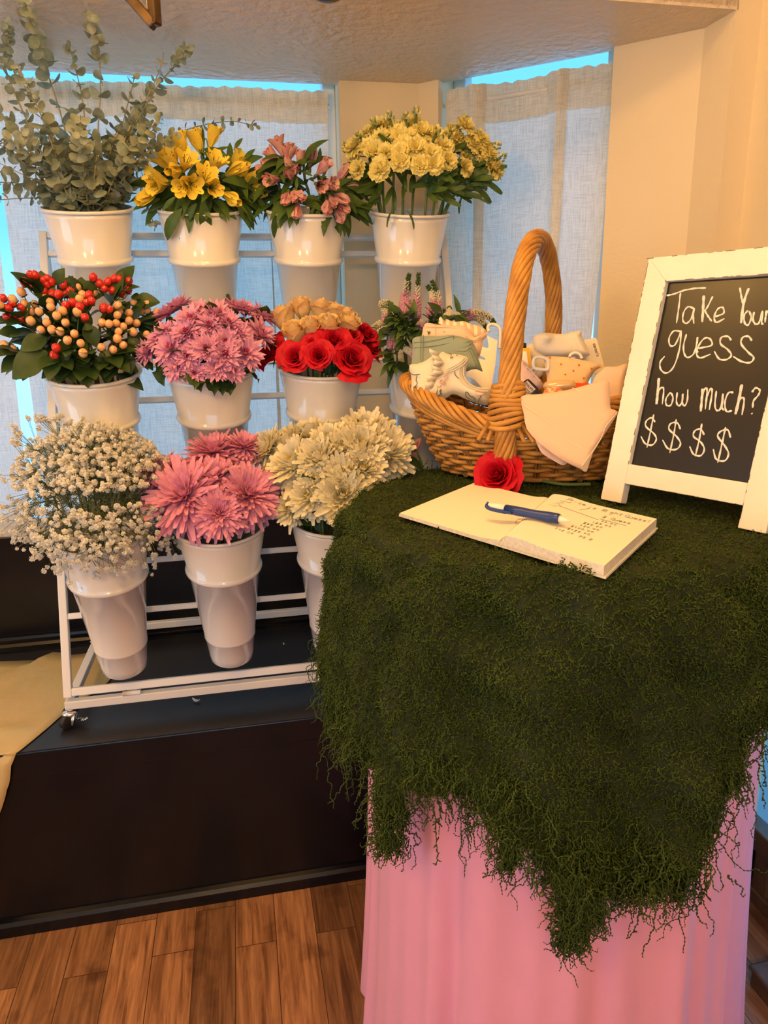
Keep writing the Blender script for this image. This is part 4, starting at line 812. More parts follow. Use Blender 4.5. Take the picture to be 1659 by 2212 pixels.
sh = sheet(.10, .035, .17); o = puff(sh, [sh.px(*p) for p in C7([(235, 390), (300, 330), (380, 320), (500, 380), (620, 500), (560, 640), (430, 800), (360, 830), (330, 700), (300, 560)])], .010, seed=6, fold=.001).build('baby_sock', KN['sock'], loc=sh.p0); tag(o, 'cream baby sock tucked under the other sock by the yellow framed card', 'sock', GS)
sh = sheet(.11, .02, .185); bumpc = sh.px(*C7([(515, 275)])[0]); cuff0, cuff1 = sh.px(*C7([(880, 330)])[0]), sh.px(*C7([(1060, 300)])[0])
def sockrib(x, y):
    h = .010 * math.exp(-(((x - bumpc[0]) ** 2 + (y - bumpc[1]) ** 2) / .010 ** 2)); k = (x - cuff0[0]) / (cuff1[0] - cuff0[0]); return h + (.0016 * math.sin(y * 1500 + x * 300) if 0 < k < 1.4 else 0)
o = puff(sh, [sh.px(*p) for p in C7([(340, 240), (400, 200), (520, 185), (640, 195), (760, 195), (880, 170), (960, 155), (992, 172), (1005, 240), (1050, 340), (1102, 460), (1088, 502), (900, 515), (700, 525), (560, 510), (450, 470), (360, 410), (330, 320)])], .014, step=.0035, fold=.0008, ribs=sockrib).build('baby_sock', KN['sock'], loc=sh.p0); tag(o, 'fluffy cream baby sock lying on top with its ribbed cuff towards the printed card', 'sock', GS)
sh = sheet(.02, .03, .175); o = MB(); c_ = np.array([sh.px(*C7([(190, 360)])[0])]).ravel(); o.lathe([(0, .006), (.0062, .005), (.007, 0), (.007, -.03), (0, -.03)], sh.w(*c_), k=20, ax=ZV); tag(o.build('bottle_cap', M['rubber'], loc=sh.p0), 'black bottle cap just behind the basket handle', 'cap')
sh = sheet(.03, .0, .16); root = puff(sh, [sh.px(*p) for p in C7([(60, 395), (278, 395), (310, 660), (290, 720), (60, 700)])], .003, step=.01, smoothn=0, edge=.5).build('picture_card', mat('yellow_card', (.90, .50, .02), .5), loc=sh.p0); tag(root, 'yellow bordered card standing behind the basket handle', 'card')
puff(sh, [sh.px(*p) for p in C7([(66, 445), (240, 445), (262, 650), (66, 640)])], .0008, step=.01, smoothn=0, edge=.5).build('white_panel', M['paper'], root).location = tuple(sh.n * .0035)
sh = sheet(.035, -.03, .145); root = puff(sh, [sh.px(*p) for p in C7([(90, 600), (180, 560), (260, 625), (320, 700), (400, 790), (470, 900), (420, 960), (200, 960), (90, 900)])], .010, seed=8, fold=.0015).build('folded_cloth', KN['pinkcheck'], loc=sh.p0); tag(root, 'pale pink checked cloth folded beside the basket handle', 'cloth')
m = MB(); [line(m, sh, C7(q), .0106, .0011) for q in ([(120, 850), (260, 660)], [(150, 900), (300, 700)], [(200, 930), (350, 750)], [(120, 650), (330, 880)], [(200, 610), (420, 860)], [(110, 740), (240, 900)])]; m.build('check_stripes', mat('pink_check', (.93, .78, .66), .9), root)
sh = sheet(.10, -.035, .15); root = puff(sh, [sh.px(*p) for p in C7([(500, 520), (700, 512), (850, 530), (1000, 558), (1150, 590), (1315, 640), (1200, 695), (1130, 790), (1090, 870), (1050, 960), (560, 960), (520, 800), (490, 650)])], .011, seed=9, fold=.0020, ff=(50, 30)).build('baby_bib', KN['bib'], loc=sh.p0); tag(root, 'apricot dotted baby bib draped under the socks', 'bib')
m = MB()
for x, y in ((710, 630), (835, 535), (770, 770), (955, 640), (1125, 690), (560, 540), (1020, 820), (880, 720)): m.lathe([(0, .0012), (.0015, .001), (.002, 0)], sh.w(*sh.px(*C7([(x, y)])[0]), .0115), k=10, ax=sh.n)
m.build('dots', mat('orange_dots', (.85, .22, .06), .8), root)
root = MB(); sh = sheet(.06, -.045, .145); P = smooth_path(np.array([sh.w(*sh.px(*p), .004) for p in C7([(500, 545), (400, 525), (348, 545), (335, 600), (340, 660), (380, 690), (470, 700), (530, 690), (540, 600)])]), 50, closed=True); root.tube(P, .0034, k=10, closed=True); root = root.build('teether', M['white_plastic'], loc=sh.p0); tag(root, 'cream plastic teether ring clipped to the apricot bib', 'teether')
m = MB(); sh2 = sheet(.115, -.02, .165); P = smooth_path(np.array([sh2.w(*sh2.px(*p), .006) for p in C7([(830, 530), (850, 490), (910, 468), (970, 490), (1000, 545)])]), 24); m.tube(P, .003, k=10); m.build('loop', M['white_plastic'], root)
sh = sheet(.085, -.075, .125); root = puff(sh, [sh.px(*p) for p in C7([(465, 1030), (500, 950), (560, 935), (640, 925), (720, 960), (730, 1050), (460, 1100)])], .010, seed=10).build('gift_pack', mat('orange_print_pack', (.85, .26, .07), .45, var=(160, (.93, .80, .62), 0)), loc=sh.p0); tag(root, 'orange and cream printed pack at the edge of the apricot cloth', 'package')
sh = sheet(.085, -.06, .13); root = puff(sh, [sh.px(*p) for p in C7([(480, 880), (560, 850), (700, 828), (820, 832), (900, 850), (900, 960), (640, 1000), (480, 960)])], .009, seed=11).build('glass_jar', mat('amber_jar', (.80, .55, .30), .15, coat=.5), loc=sh.p0); tag(root, 'small tan glossy jar lying between the bib and the red box', 'jar')
rb_ = MB(); sh = Sheet(bp(.135, -.085, .148), unit(ZV + face * .9)); q = [sh.px(*p) for p in C7([(730, 912), (900, 785), (1115, 887), (870, 1010)])]; rb_.add([sh.w(*p, 0) for p in q] + [sh.w(*p, -.035) for p in q], [(0, 1, 2, 3), (7, 6, 5, 4), (0, 4, 5, 1), (1, 5, 6, 2), (2, 6, 7, 3), (3, 7, 4, 0)])
tag(rb_.build('gift_box', mat('red_orange_card', (.80, .085, .012), .5), loc=sh.p0, smooth=False, bevel=.0008), 'red orange box corner sticking out above the apricot cloth', 'box')
sh = sheet(.04, -.11, .12); root = puff(sh, [sh.px(*p) for p in C7([(108, 940), (225, 835), (255, 825), (290, 838), (470, 1040), (400, 1130), (200, 1130), (118, 985)])], .004, step=.01, smoothn=2, edge=.6).build('pacifier_pack', mat('black_gloss_card', (.012, .010, .014), .3), loc=sh.p0); tag(root, 'black pack lettered PHILIPS AVENT beside the basket handle', 'package')
puff(sh, [sh.px(*p) for p in C7([(140, 938), (250, 845), (363, 965), (250, 1062)])], .0008, step=.01, smoothn=0, edge=.5).build('label', mat('pale_pink_label', (.90, .74, .66), .5), root).location = tuple(sh.n * .0040)
aw = math.radians(-46); text('PHILIPS', .0066, sh, sh.px(*C7([(272, 932)])[0]), aw, .0053, M['lampdark'], root, bold=.00012); text('AVENT', .0066, sh, sh.px(*C7([(212, 985)])[0]), aw, .0053, M['lampdark'], root, bold=.0001)
m = MB(); line(m, sh, C7([(185, 905), (300, 1022)]), .0052, .0004); m.build('label_rule', M['lampdark'], root)
sh = Sheet(bp(.12, -.182, .085), unit(face * 1.0 + ZV * .1)); root = thing('muslin_cloth', 'apricot muslin cloth draped over the basket rim beside the sign', 'cloth', sh.p0)
puff(sh, [sh.px(*p) for p in C7([(158, 1062), (330, 1035), (450, 1025), (700, 990), (900, 950), (1110, 890), (1352, 830), (1385, 950), (1392, 1100), (1400, 1230), (1500, 1270), (1420, 1420), (1330, 1560), (1150, 1850), (1068, 2095), (980, 2060), (750, 1950), (600, 1850), (400, 1690), (240, 1510), (200, 1300)])], .008, step=.007, smoothn=2, fold=.0016, ff=(34, 22), seed=12).build('front_fold', KN['muslin'], root)
m = MB(); [line(m, sh, C7(q), .0085, .0007) for q in ([(180, 1180), (500, 1400), (800, 1680), (1100, 1830)], [(860, 955), (1000, 1040), (1140, 1280), (1300, 1340)], [(1480, 1300), (1330, 1480), (1240, 1680), (1000, 2030)])]; m.build('hem_stitching', mat('pale_thread', (.95, .82, .62), .9), root)
s2 = Sheet(bp(.16, -.125, .12), unit(face + ZV * .1)); puff(s2, [s2.px(*p) for p in C7([(1280, 700), (1330, 655), (1480, 650), (1640, 618), (1600, 850), (1560, 1010), (1590, 1100), (1540, 1300), (1400, 1330), (1200, 1250), (1080, 1080), (1180, 800)])], .008, step=.007, fold=.003, ff=(60, 20), seed=13).build('back_fold', KN['muslin'], root)
s3 = Sheet(bp(.09, -.168, .05), unit(face)); puff(s3, [s3.px(*p) for p in C7([(330, 1560), (600, 1800), (800, 1940), (745, 2010), (600, 1940), (450, 1840), (375, 1700)])], .006, step=.007, fold=.002, seed=14).build('under_fold', KN['pinkcheck'], root)
# ================================================================== flowers: shared part meshes
def petal_strip(e0, curl, ln, wid, cup, prof, phi, r0=0.0, z0=0.0, n=5, twist=0.0, M_=3):
    """one petal: starts at radius r0, height z0, elevation e0, bends by curl over its length; returns (n, M_, 3)"""
    t = np.linspace(0, 1, n); e = e0 + curl * t; st = ln / (n - 1)
    r = r0 + np.concatenate([[0], np.cumsum(np.cos((e[1:] + e[:-1]) / 2) * st)]); z = z0 + np.concatenate([[0], np.cumsum(np.sin((e[1:] + e[:-1]) / 2) * st)])
    w_ = wid * np.interp(t, np.linspace(0, 1, len(prof)), prof); nr, nz = -np.sin(e), np.cos(e); v = np.linspace(-1, 1, M_)
    up = cup * w_[:, None] * (v[None] ** 2) + twist * w_[:, None] * v[None]
    R_l = r[:, None] + nr[:, None] * up; Zl = z[:, None] + nz[:, None] * up; Sl = w_[:, None] * v[None]
    c, s = math.cos(phi), math.sin(phi); return np.stack([R_l * c - Sl * s, R_l * s + Sl * c, Zl], -1)
def mum(layers, seed, jit=.12, prof=(.4, .85, 1, 1, .6)):
    """layers: (count, length, elev deg, curl deg, half width, r0, z0, material)"""
    g = np.random.default_rng(seed); m = MB()
    for c, ln, e, cu_, wd_, r0, z0, mi in layers:
        ph0 = g.uniform(0, 6.28)
        for k in range(c):
            m.grid(petal_strip(math.radians(e + g.normal() * 7), math.radians(cu_ + g.normal() * 9), ln * (1 + g.normal() * jit), wd_ * (1 + g.normal() * .08), .55, prof, ph0 + 2 * PI * (k + g.normal() * .2) / c, r0, z0, twist=g.normal() * .15), mi)
    return m
d2 = math.radians
def petalmat(n, c, c2=None, tr=.22): return mat(n, c, .6, var=(70, c2, 2) if c2 else None, trans=tr, spec=.3)
FM = {'daisy': petalmat('lilac_pink_petal', (.84, .44, .66), (.78, .34, .56)), 'daisy_c': petalmat('rose_centre', (.62, .10, .26)), 'mumpink': petalmat('pink_mum_petal', (.88, .42, .62), (.82, .33, .52)), 'mum_c': petalmat('golden_centre', (.85, .55, .10)),
      'white': petalmat('cream_white_petal', (.90, .86, .66), (.90, .82, .55)), 'white_c': petalmat('lemon_centre', (.88, .72, .16)), 'red': petalmat('red_rose_petal', (.62, .004, .022), (.50, .002, .016), .12), 'peach': petalmat('peach_rose_petal', (.95, .78, .36), (.94, .58, .30)),
      'stock': petalmat('lemon_stock_petal', (.96, .86, .34), (.94, .80, .24)), 'alst': petalmat('yellow_alstroemeria_petal', (.94, .76, .10), (.94, .68, .08)), 'alst_s': spotted('yellow_petal_dashes', (.93, .70, .07), (.16, .03, .01), (420, 420, 90), .64),
      'pinka': petalmat('pink_alstroemeria_petal', (.82, .34, .46), (.84, .56, .36)), 'pinka_s': spotted('pink_petal_dashes', (.84, .46, .40), (.45, .03, .08), (380, 380, 60), .58), 'berry_r': mat('red_berry', (.58, .012, .014), .18, coat=.4, var=(60, (.72, .05, .03), 2)), 'berry_p': mat('peach_berry', (.88, .43, .19), .22, coat=.3, var=(50, (.88, .54, .24), 2)),
      'ver': petalmat('pink_veronica', (.62, .25, .46), (.72, .42, .55)), 'ver_b': mat('veronica_buds', (.62, .58, .44), .6), 'gyp': petalmat('white_gypsophila', (.88, .86, .78), None, .3)}
DAISY = [mum([(22, .033, 0, 10, .0050, .002, 0, 0), (22, .031, 15, 10, .0048, .002, .001, 0), (20, .026, 31, 12, .0044, .0018, .0015, 0), (17, .019, 46, 14, .0036, .0015, .002, 0), (14, .012, 62, 12, .0028, .001, .003, 1), (8, .006, 80, 5, .002, 0, .003, 1)], s, prof=(.4, .8, 1, .8, .12)).mesh('daisy_bloom', [FM['daisy'], FM['daisy_c']]) for s in (1, 2, 3)]
BIG = [mum([(30, .072, -36, -8, .0058, .004, -.005, 0), (38, .073, -20, -4, .0058, .004, -.003, 0), (42, .070, -5, 2, .0056, .004, -.001, 0), (42, .064, 9, 8, .0054, .004, .001, 0), (40, .056, 22, 13, .0050, .004, .002, 0), (36, .046, 36, 17, .0046, .003, .003, 0), (30, .035, 50, 19, .0040, .003, .004, 0), (22, .023, 64, 17, .0027, .002, .005, 0), (14, .008, 80, 0, .002, .001, .008, 1)], s).mesh('mum_bloom', [FM['mumpink'], FM['mum_c']]) for s in (4, 5)]
WHT = [mum([(28, .046, -20, 10, .0052, .003, -.003, 0), (32, .047, -4, 18, .0052, .003, -.001, 0), (34, .045, 12, 26, .0050, .003, .001, 0), (32, .040, 27, 32, .0048, .003, .002, 0), (28, .034, 42, 36, .0044, .003, .003, 0), (24, .026, 57, 34, .003, .002, .004, 0), (12, .018, 72, 20, .0036, .001, .005, 1)], s).mesh('mum_bloom', [FM['white'], FM['white_c']]) for s in (6, 7, 8)]
def rose(seed, open_, R0, H):
    g = np.random.default_rng(seed); m = MB(); n = 26
    for i in range(n):
        q = i / (n - 1); phi = i * 2.399 + g.normal() * .15; rb = R0 * (.05 + .80 * q ** .9); half = (1.5 - .62 * q) * (1 + g.normal() * .06)
        v = np.linspace(-1, 1, 9)[None]; t = np.linspace(0, 1, 8)[:, None]; gob = np.sin(np.clip(t * 2.2 + .25, 0, 1.57)) * (1 - .08 * t); hgt = H * (1.0 - .26 * open_ * q ** 1.5) * (1 + g.normal() * .03)
        flare = R0 * open_ * (.62 * q ** 1.4) * np.clip((t - .5) / .5, 0, 1) ** 1.6; rr = rb * (np.sin(np.clip(t * 1.25 + .18, 0, 1.57)) if open_ > .8 else gob) + flare + R0 * .03 * np.sin(v * 7 + i) * t ** 3
        th = phi + half * v * (.55 + .45 * np.sin(np.clip(t * 1.6, 0, 1.57))); roll = hgt * .13 * (q ** 1.2) * open_ * np.clip((t - .78) / .22, 0, 1) ** 2
        z = hgt * t * (1 - .20 * v * v * t) - roll * 1.7 - H * .08 * q * (1 - t) + H * .025 * np.sin(v * 5 + i * 1.7) * t ** 2
        rr = rr * (1 + .10 * q * g.normal() * t) + R0 * .05 * q * np.sin(v * 11 + i * 2.1) * t ** 4; z = z + H * .10 * q * open_ * (1 - np.abs(v)) ** 2 * t ** 4 - H * .05 * q * v * v * t ** 3
        m.grid(np.stack([rr * np.cos(th), rr * np.sin(th), z + 0 * v], -1))
    return m
ROSE_R = [rose(s, 1.0, .030, .040).mesh('rose_bloom', FM['red']) for s in (1, 2, 3)]
ROSE_P = [rose(s, .55, .0225, .046).mesh('rose_bloom', FM['peach']) for s in (5, 6, 7)]
def leaf_mesh(name, m_, L_, Wd, bend=-.5, fold=.25, prof=(.15, .7, 1, .9, .6, .05), n=8, wav=0.0):
    t = np.linspace(0, 1, n); e = bend * t; st = L_ / (n - 1); y = np.concatenate([[0], np.cumsum(np.cos(e[1:]) * st)]); x = -np.concatenate([[0], np.cumsum(np.sin(e[1:]) * st)])
    w_ = Wd * np.interp(t, np.linspace(0, 1, len(prof)), prof); v = np.linspace(-1, 1, 5)
    G = np.stack([x[:, None] + fold * w_[:, None] * np.abs(v)[None] + wav * Wd * np.sin(t * 14)[:, None] * v[None], w_[:, None] * v[None], y[:, None] + 0 * v[None]], -1)   # runs along +Z, face towards +X
    return MB().grid(G).mesh(name, m_)
LEAF = {'lance': leaf_mesh('leaf', M['leaf_mid'], .085, .011, .7), 'lanceb': leaf_mesh('leaf', M['leaf_mid'], .10, .014, 1.3), 'oval': leaf_mesh('leaf', M['leaf_dark'], .062, .021, .6, .2, (.1, .7, 1, .95, .6, .06)), 'small': leaf_mesh('leaf', M['leaf_dark'], .035, .009, .5),
        'strap': leaf_mesh('leaf', M['leaf_mid'], .10, .009, .8, .2, (.3, .6, .9, 1, .9, .5), wav=.15), 'rough': leaf_mesh('leaf', M['leaf_dark'], .05, .016, .5, .2, (.3, .9, .7, 1, .7, .1), wav=.3)}
def sepals(seed, L_, n=5, e=-20):
    m = MB(); [m.grid(petal_strip(d2(e), d2(-30), L_, L_ * .16, .3, (.8, 1, .8, .5, .05), 2 * PI * k / n + .2, .004, 0)) for k in range(n)]; m.lathe([(0, -.010), (.004, -.008), (.007, -.002), (.006, .002)], k=10); return m
SEP = sepals(1, .028).mesh('sepals', M['leaf_mid'])
def trumpet(mats, open_, L_, seed, name):
    g = np.random.default_rng(seed); m = MB()
    for k in range(3):
        m.grid(petal_strip(d2(86 - 10 * open_), d2(-62 * open_ + 14), L_, L_ * .25, .45, (.22, .5, .95, 1.08, .98, .5), 2 * PI * k / 3 + g.normal() * .1, .002, 0, n=8, M_=5), 0)
        m.grid(petal_strip(d2(88 - 14 * open_), d2(-48 * open_ + 10), L_ * 1.04, L_ * .17, .35, (.2, .45, .9, 1.05, .9, .35), 2 * PI * (k + .5) / 3 + g.normal() * .1, .0015, 0, n=8, M_=5), 1)
    m.lathe([(0, -.012), (.0025, -.011), (.0042, -.004), (.003, .001)], k=8, m=2)
    for k in range(5):
        a = k * 1.26; m.tube(smooth_path([(0, 0, 0), (.004 * math.cos(a), .004 * math.sin(a), L_ * .5), (.009 * math.cos(a), .009 * math.sin(a), L_ * .78)], 6), .0006, k=4, m=2)
    return m.mesh(name, mats)
ALY = [trumpet([FM['alst'], FM['alst_s'], M['green_stem']], o_, .048, s, 'bloom') for o_, s in ((.78, 1), (.58, 2))]; ALYB = trumpet([FM['alst'], FM['alst_s'], M['green_stem']], .22, .052, 3, 'bud')
ALP = [trumpet([FM['pinka'], FM['pinka_s'], M['green_stem']], o_, .042, s, 'bloom') for o_, s in ((.8, 4), (.5, 5))]; ALPB = trumpet([FM['pinka'], FM['pinka_s'], M['green_stem']], .10, .044, 6, 'bud')
def ruffle(seed):
    g = np.random.default_rng(seed); m = MB()
    for c, ln, e, wd_ in ((7, .016, 5, .008), (7, .014, 30, .0075), (6, .012, 55, .0065), (4, .009, 75, .005)):
        for k in range(c):
            P = petal_strip(d2(e + g.normal() * 8), d2(-15 + g.normal() * 20), ln, wd_, .25, (.3, .8, 1.1, .9), 2 * PI * (k + g.normal() * .2) / c, .001, 0, n=5, M_=7); P[..., 2] += .0022 * np.sin(np.arange(7) * 2.3 + g.uniform(0, 6))[None] * np.linspace(0, 1, 5)[:, None]; m.grid(P)
    return m.mesh('blossom', FM['stock'])
STK = [ruffle(s) for s in (1, 2, 3, 4)]
sb_ = MB()
for k in range(9): a = k * 2.4; sb_.lathe([(0, .006), (.0018, .004), (.0022, .001), (.0012, -.001), (0, -.001)], (.005 * math.sqrt(k) * .6 * math.cos(a), .005 * math.sqrt(k) * .6 * math.sin(a), .010 - .0016 * k), k=7, ax=(math.cos(a) * .4, math.sin(a) * .4, 1), m=0 if k % 3 else 1)
SBUD = sb_.mesh('bud_tip', [mat('green_bud', (.26, .32, .09), .5), FM['stock']])
def berry(m_, nm):
    b = MB(); b.lathe([(0, -.0085), (.004, -.0078), (.0072, -.004), (.0083, .001), (.0074, .0055), (.0045, .0085), (.0012, .0096), (.0006, .0105), (0, .0105)], k=16, m=0); b.lathe([(0, .0098), (.0008, .011), (0, .0115)], k=6, m=1)
    for k in range(5): b.grid(petal_strip(d2(-5), d2(55), .0085, .004, .2, (.6, 1, .9, .3), 2 * PI * k / 5, .001, -.0092), 2)
    return b.mesh(nm, [m_, M['brown_twig'], M['leaf_mid']])
BER = {'r': berry(FM['berry_r'], 'berry'), 'p': berry(FM['berry_p'], 'berry')}

def side_dir(d, ph): d = unit(d); x = unit(np.cross(d, (.2, .1, 1))); return x * math.cos(ph) + np.cross(d, x) * math.sin(ph)
def leaf_at(par, kind, p, d, facing, s=1.0):
    """leaf from p along d with its upper face towards facing"""
    d = unit(d); x = unit(np.asarray(facing) - d * (np.asarray(facing) @ d)); y = np.cross(d, x); o = link('leaf', LEAF[kind], par); q = np.asarray(p) - np.array(WL[par.name])
    o.matrix_local = Matrix(((x[0] * s, y[0] * s, d[0] * s, q[0]), (x[1] * s, y[1] * s, d[1] * s, q[1]), (x[2] * s, y[2] * s, d[2] * s, q[2]), (0, 0, 0, 1))); return o
def stem_in(key, spread=.045):
    """a foot for a stem inside a bucket, and where it crosses the rim"""
    b, r = BK[key]; a = rnd(0, 6.28); q = rnd(0, 1) ** .5; e = U * math.cos(a) + np.cross(AX, U) * math.sin(a); return b + AX * .04 + e * q * .028, r - AX * .02 + e * q * spread
def stem_path(key, head, hd, k=14):
    f, rr_ = stem_in(key); b, r = BK[key]; lat = (head - r) - AX * ((head - r) @ AX); l = np.linalg.norm(lat); rr_ = r - AX * .015 + lat / max(l, 1e-6) * min(.07, l * .75) + rvec(.006)
    return f, smooth_path([f, rr_, head - unit(hd) * min(.05, .5 * np.linalg.norm(head - rr_)), head], k)
ROWN = ('lowest row', 'second row up', 'third row up', 'top row')
def ordn(i): return ('first', 'second', 'third', 'fourth', 'fifth', 'sixth', 'seventh', 'eighth', 'ninth', 'tenth', 'eleventh', 'twelfth')[i]
def row_labels(pts, fmt, cuts):
    """pts: photo points; rows by height (cuts, from the top), counted from the cart's window-post end"""
    lab = [None] * len(pts); rows = {}
    for i, p in enumerate(pts): rows.setdefault(sum(p[1] > c for c in cuts), []).append(i)
    nr = len(rows)
    for k, (r, ids) in enumerate(sorted(rows.items(), reverse=True)):
        ids.sort(key=lambda i: pts[i][0])
        for j, i in enumerate(ids): lab[i] = fmt.format(row=('front row' if k == 0 else 'back row' if k == nr - 1 else ('second row' if k == 1 else 'third row')), n=ordn(j) if len(ids) > 1 else 'only one')
    return lab

def blooms(key, pts, ball, meshes, name, labels, cat, group, up=.35, smat='green_stem', s_r=.0028, scale_ref=.034, sep=False, leaf=None, towards=.25, sink=0.0):
    c, R0 = ball
    for i, (x, y, rpx) in enumerate(pts):
        p = on_ball(x, y, c, R0); dz = depth(p); sc = rpx * dz / F / scale_ref
        d = unit(unit(p - c) + ZV * up + unit(CAM - p) * towards + rvec(.06)); p = p - d * (sink * sc)
        f, P = stem_path(key, p, d); t = thing(name, labels[i], cat, f, group)
        MB().tube(P, s_r, k=6).build('stem', M[smat], t); place('bloom', meshes[i % len(meshes)], t, p, d, rnd(0, 6.28), sc)
        if sep: place('sepals', SEP, t, p, d, rnd(0, 6), sc)
        for k in range(2): q = P[int(len(P) * rnd(.36, .52))]; leaf_at(t, 'oval', q, unit(rvec(.45) + AX * .9), unit(CAM - q) + rvec(.3), rnd(.55, .8))
        if leaf:
            for k in range(leaf[1]): q = P[int(len(P) * rnd(.55, .85))]; leaf_at(t, leaf[0], q, unit(unit(q - c) * .6 + rvec(.5) + ZV * .2), ZV + rvec(.2), rnd(.8, 1.2))
def ball_at(key, up, r, side=0.0): return (BK[key][1] + ZV * up + U * side, r)

# ---- lilac pink daisies (middle row, second bucket)
def c5(L_): return [(300 + x / 5.35, 640 + y / 5.35, r / 5.35) for x, y, r in L_]
PD = c5([(480, 120, 150), (340, 215, 150), (600, 285, 165), (880, 215, 175), (810, 345, 140), (1030, 330, 160), (1130, 150, 150), (1250, 180, 140), (1430, 245, 150), (1150, 455, 150), (1390, 455, 180), (560, 430, 160), (380, 620, 190), (780, 620, 165), (990, 690, 190), (560, 700, 140), (1220, 670, 190), (120, 650, 150), (440, 830, 150), (650, 890, 120), (900, 820, 150), (1090, 865, 120), (1000, 540, 150), (700, 170, 120), (230, 520, 140), (330, 420, 120)])
blooms('m1', PD, ball_at('m1', .0, .140), DAISY, 'daisy_chrysanthemum', row_labels(PD, 'lilac pink daisy chrysanthemum, {n} from the hypericum berries in the {row}', (700, 728, 768)), 'flower', 'pink daisy chrysanthemums', scale_ref=.028, leaf=('rough', 2))
# ---- large pink chrysanthemums (bottom row, second bucket)
def c6(L_): return [(300 + x / 5.184, 930 + y / 5.184, r / 5.184) for x, y, r in L_]
PB = c6([(520, 740, 430), (865, 540, 270), (260, 480, 280), (830, 250, 300), (1180, 190, 230), (1220, 720, 360), (900, 930, 280)])
blooms('b1', PB, ball_at('b1', -.01, .125), BIG, 'pink_chrysanthemum', ['largest pink chrysanthemum with a golden eye, lowest next to the gypsophila', 'middle sized pink chrysanthemum with golden eye in the centre of its bucket', "pink chrysanthemum tucked against the baby's breath, high up", 'pink chrysanthemum at the top of the bunch facing the window', 'pink chrysanthemum at the top touching the cream white chrysanthemums', 'wide pink chrysanthemum beside the cream white chrysanthemums, its petals over the bucket rim', 'pink chrysanthemum with curled centre hanging lowest over the bucket front'], 'flower', 'large pink chrysanthemums', scale_ref=.068, leaf=('rough', 4), towards=.6)
# ---- cream white chrysanthemums (bottom row, third bucket)
def c7(L_): return [(550 + x / 4.608, 900 + y / 4.608, r / 4.608) for x, y, r in L_]
WB = c7([(360, 310, 200), (570, 210, 180), (140, 330, 170), (740, 270, 170), (1090, 190, 230), (420, 490, 220), (230, 650, 190), (650, 430, 200), (1060, 330, 220), (1300, 370, 230), (850, 570, 180), (1070, 530, 190), (630, 630, 150), (450, 660, 110), (370, 920, 140), (560, 800, 180), (880, 790, 240), (1250, 210, 170), (870, 330, 160)])
blooms('b2', WB, ball_at('b2', .035, .155, .035), WHT, 'white_chrysanthemum', row_labels(WB, 'cream white chrysanthemum, {n} from the large pink ones in the {row}', (972, 1004, 1052)), 'flower', 'cream white chrysanthemums', scale_ref=.037, leaf=('rough', 3), towards=.45)
# ---- roses (middle row, third bucket)
def c8(L_): return [(540 + x / 2.9625, 560 + y / 2.9625, r / 2.9625) for x, y, r in L_]
RP = c8([(330, 285, 58), (460, 300, 58), (545, 320, 52), (205, 350, 70), (620, 345, 50), (275, 450, 68), (390, 410, 58), (505, 400, 62), (640, 400, 62)])
blooms('m2', RP, ball_at('m2', .02, .105), ROSE_P, 'peach_rose', row_labels(RP, 'blushed peach rose, {n} from the daisies in the {row} of peach roses', (684,)), 'flower', 'peach roses', up=1.3, scale_ref=.0185, sep=True, leaf=('small', 2), towards=.3, sink=.030)
RR = c8([(150, 610, 88), (300, 635, 88), (440, 625, 82), (535, 535, 88), (640, 650, 108), (760, 575, 80), (640, 495, 62), (735, 490, 70), (175, 530, 50), (400, 555, 60)])
blooms('m2', RR, ball_at('m2', -.03, .122), ROSE_R, 'red_rose', row_labels(RR, 'open red rose, {n} from the daisies in the {row} of red roses', (755,)), 'flower', 'red roses', up=.25, scale_ref=.031, sep=True, leaf=('small', 3), towards=.5, sink=.012)
# ---- the loose rose on the moss
p = on_z(1074, 1026, MZ + .032); hd = unit(unit(CAM - p) * .8 + ZV * .35 - np.array([.35, 0, 0])); rt_ = thing('loose_rose', 'single cut red rose lying on the moss between basket and book', 'flower', p - ZV * .03)
place('bloom', ROSE_R[1], rt_, p - hd * .03, hd, 1.0, 1.3); place('sepals', SEP, rt_, p - hd * .03, hd, 0, 1.1)
MB().tube(smooth_path([p - hd * .032, p - hd * .05 - ZV * .01, on_z(1140, 1036, MZ + .010), on_z(1215, 1046, MZ + .008), on_z(1275, 1046, MZ + .008)], 20), .0034, k=8).build('stem', M['green_stem'], rt_)

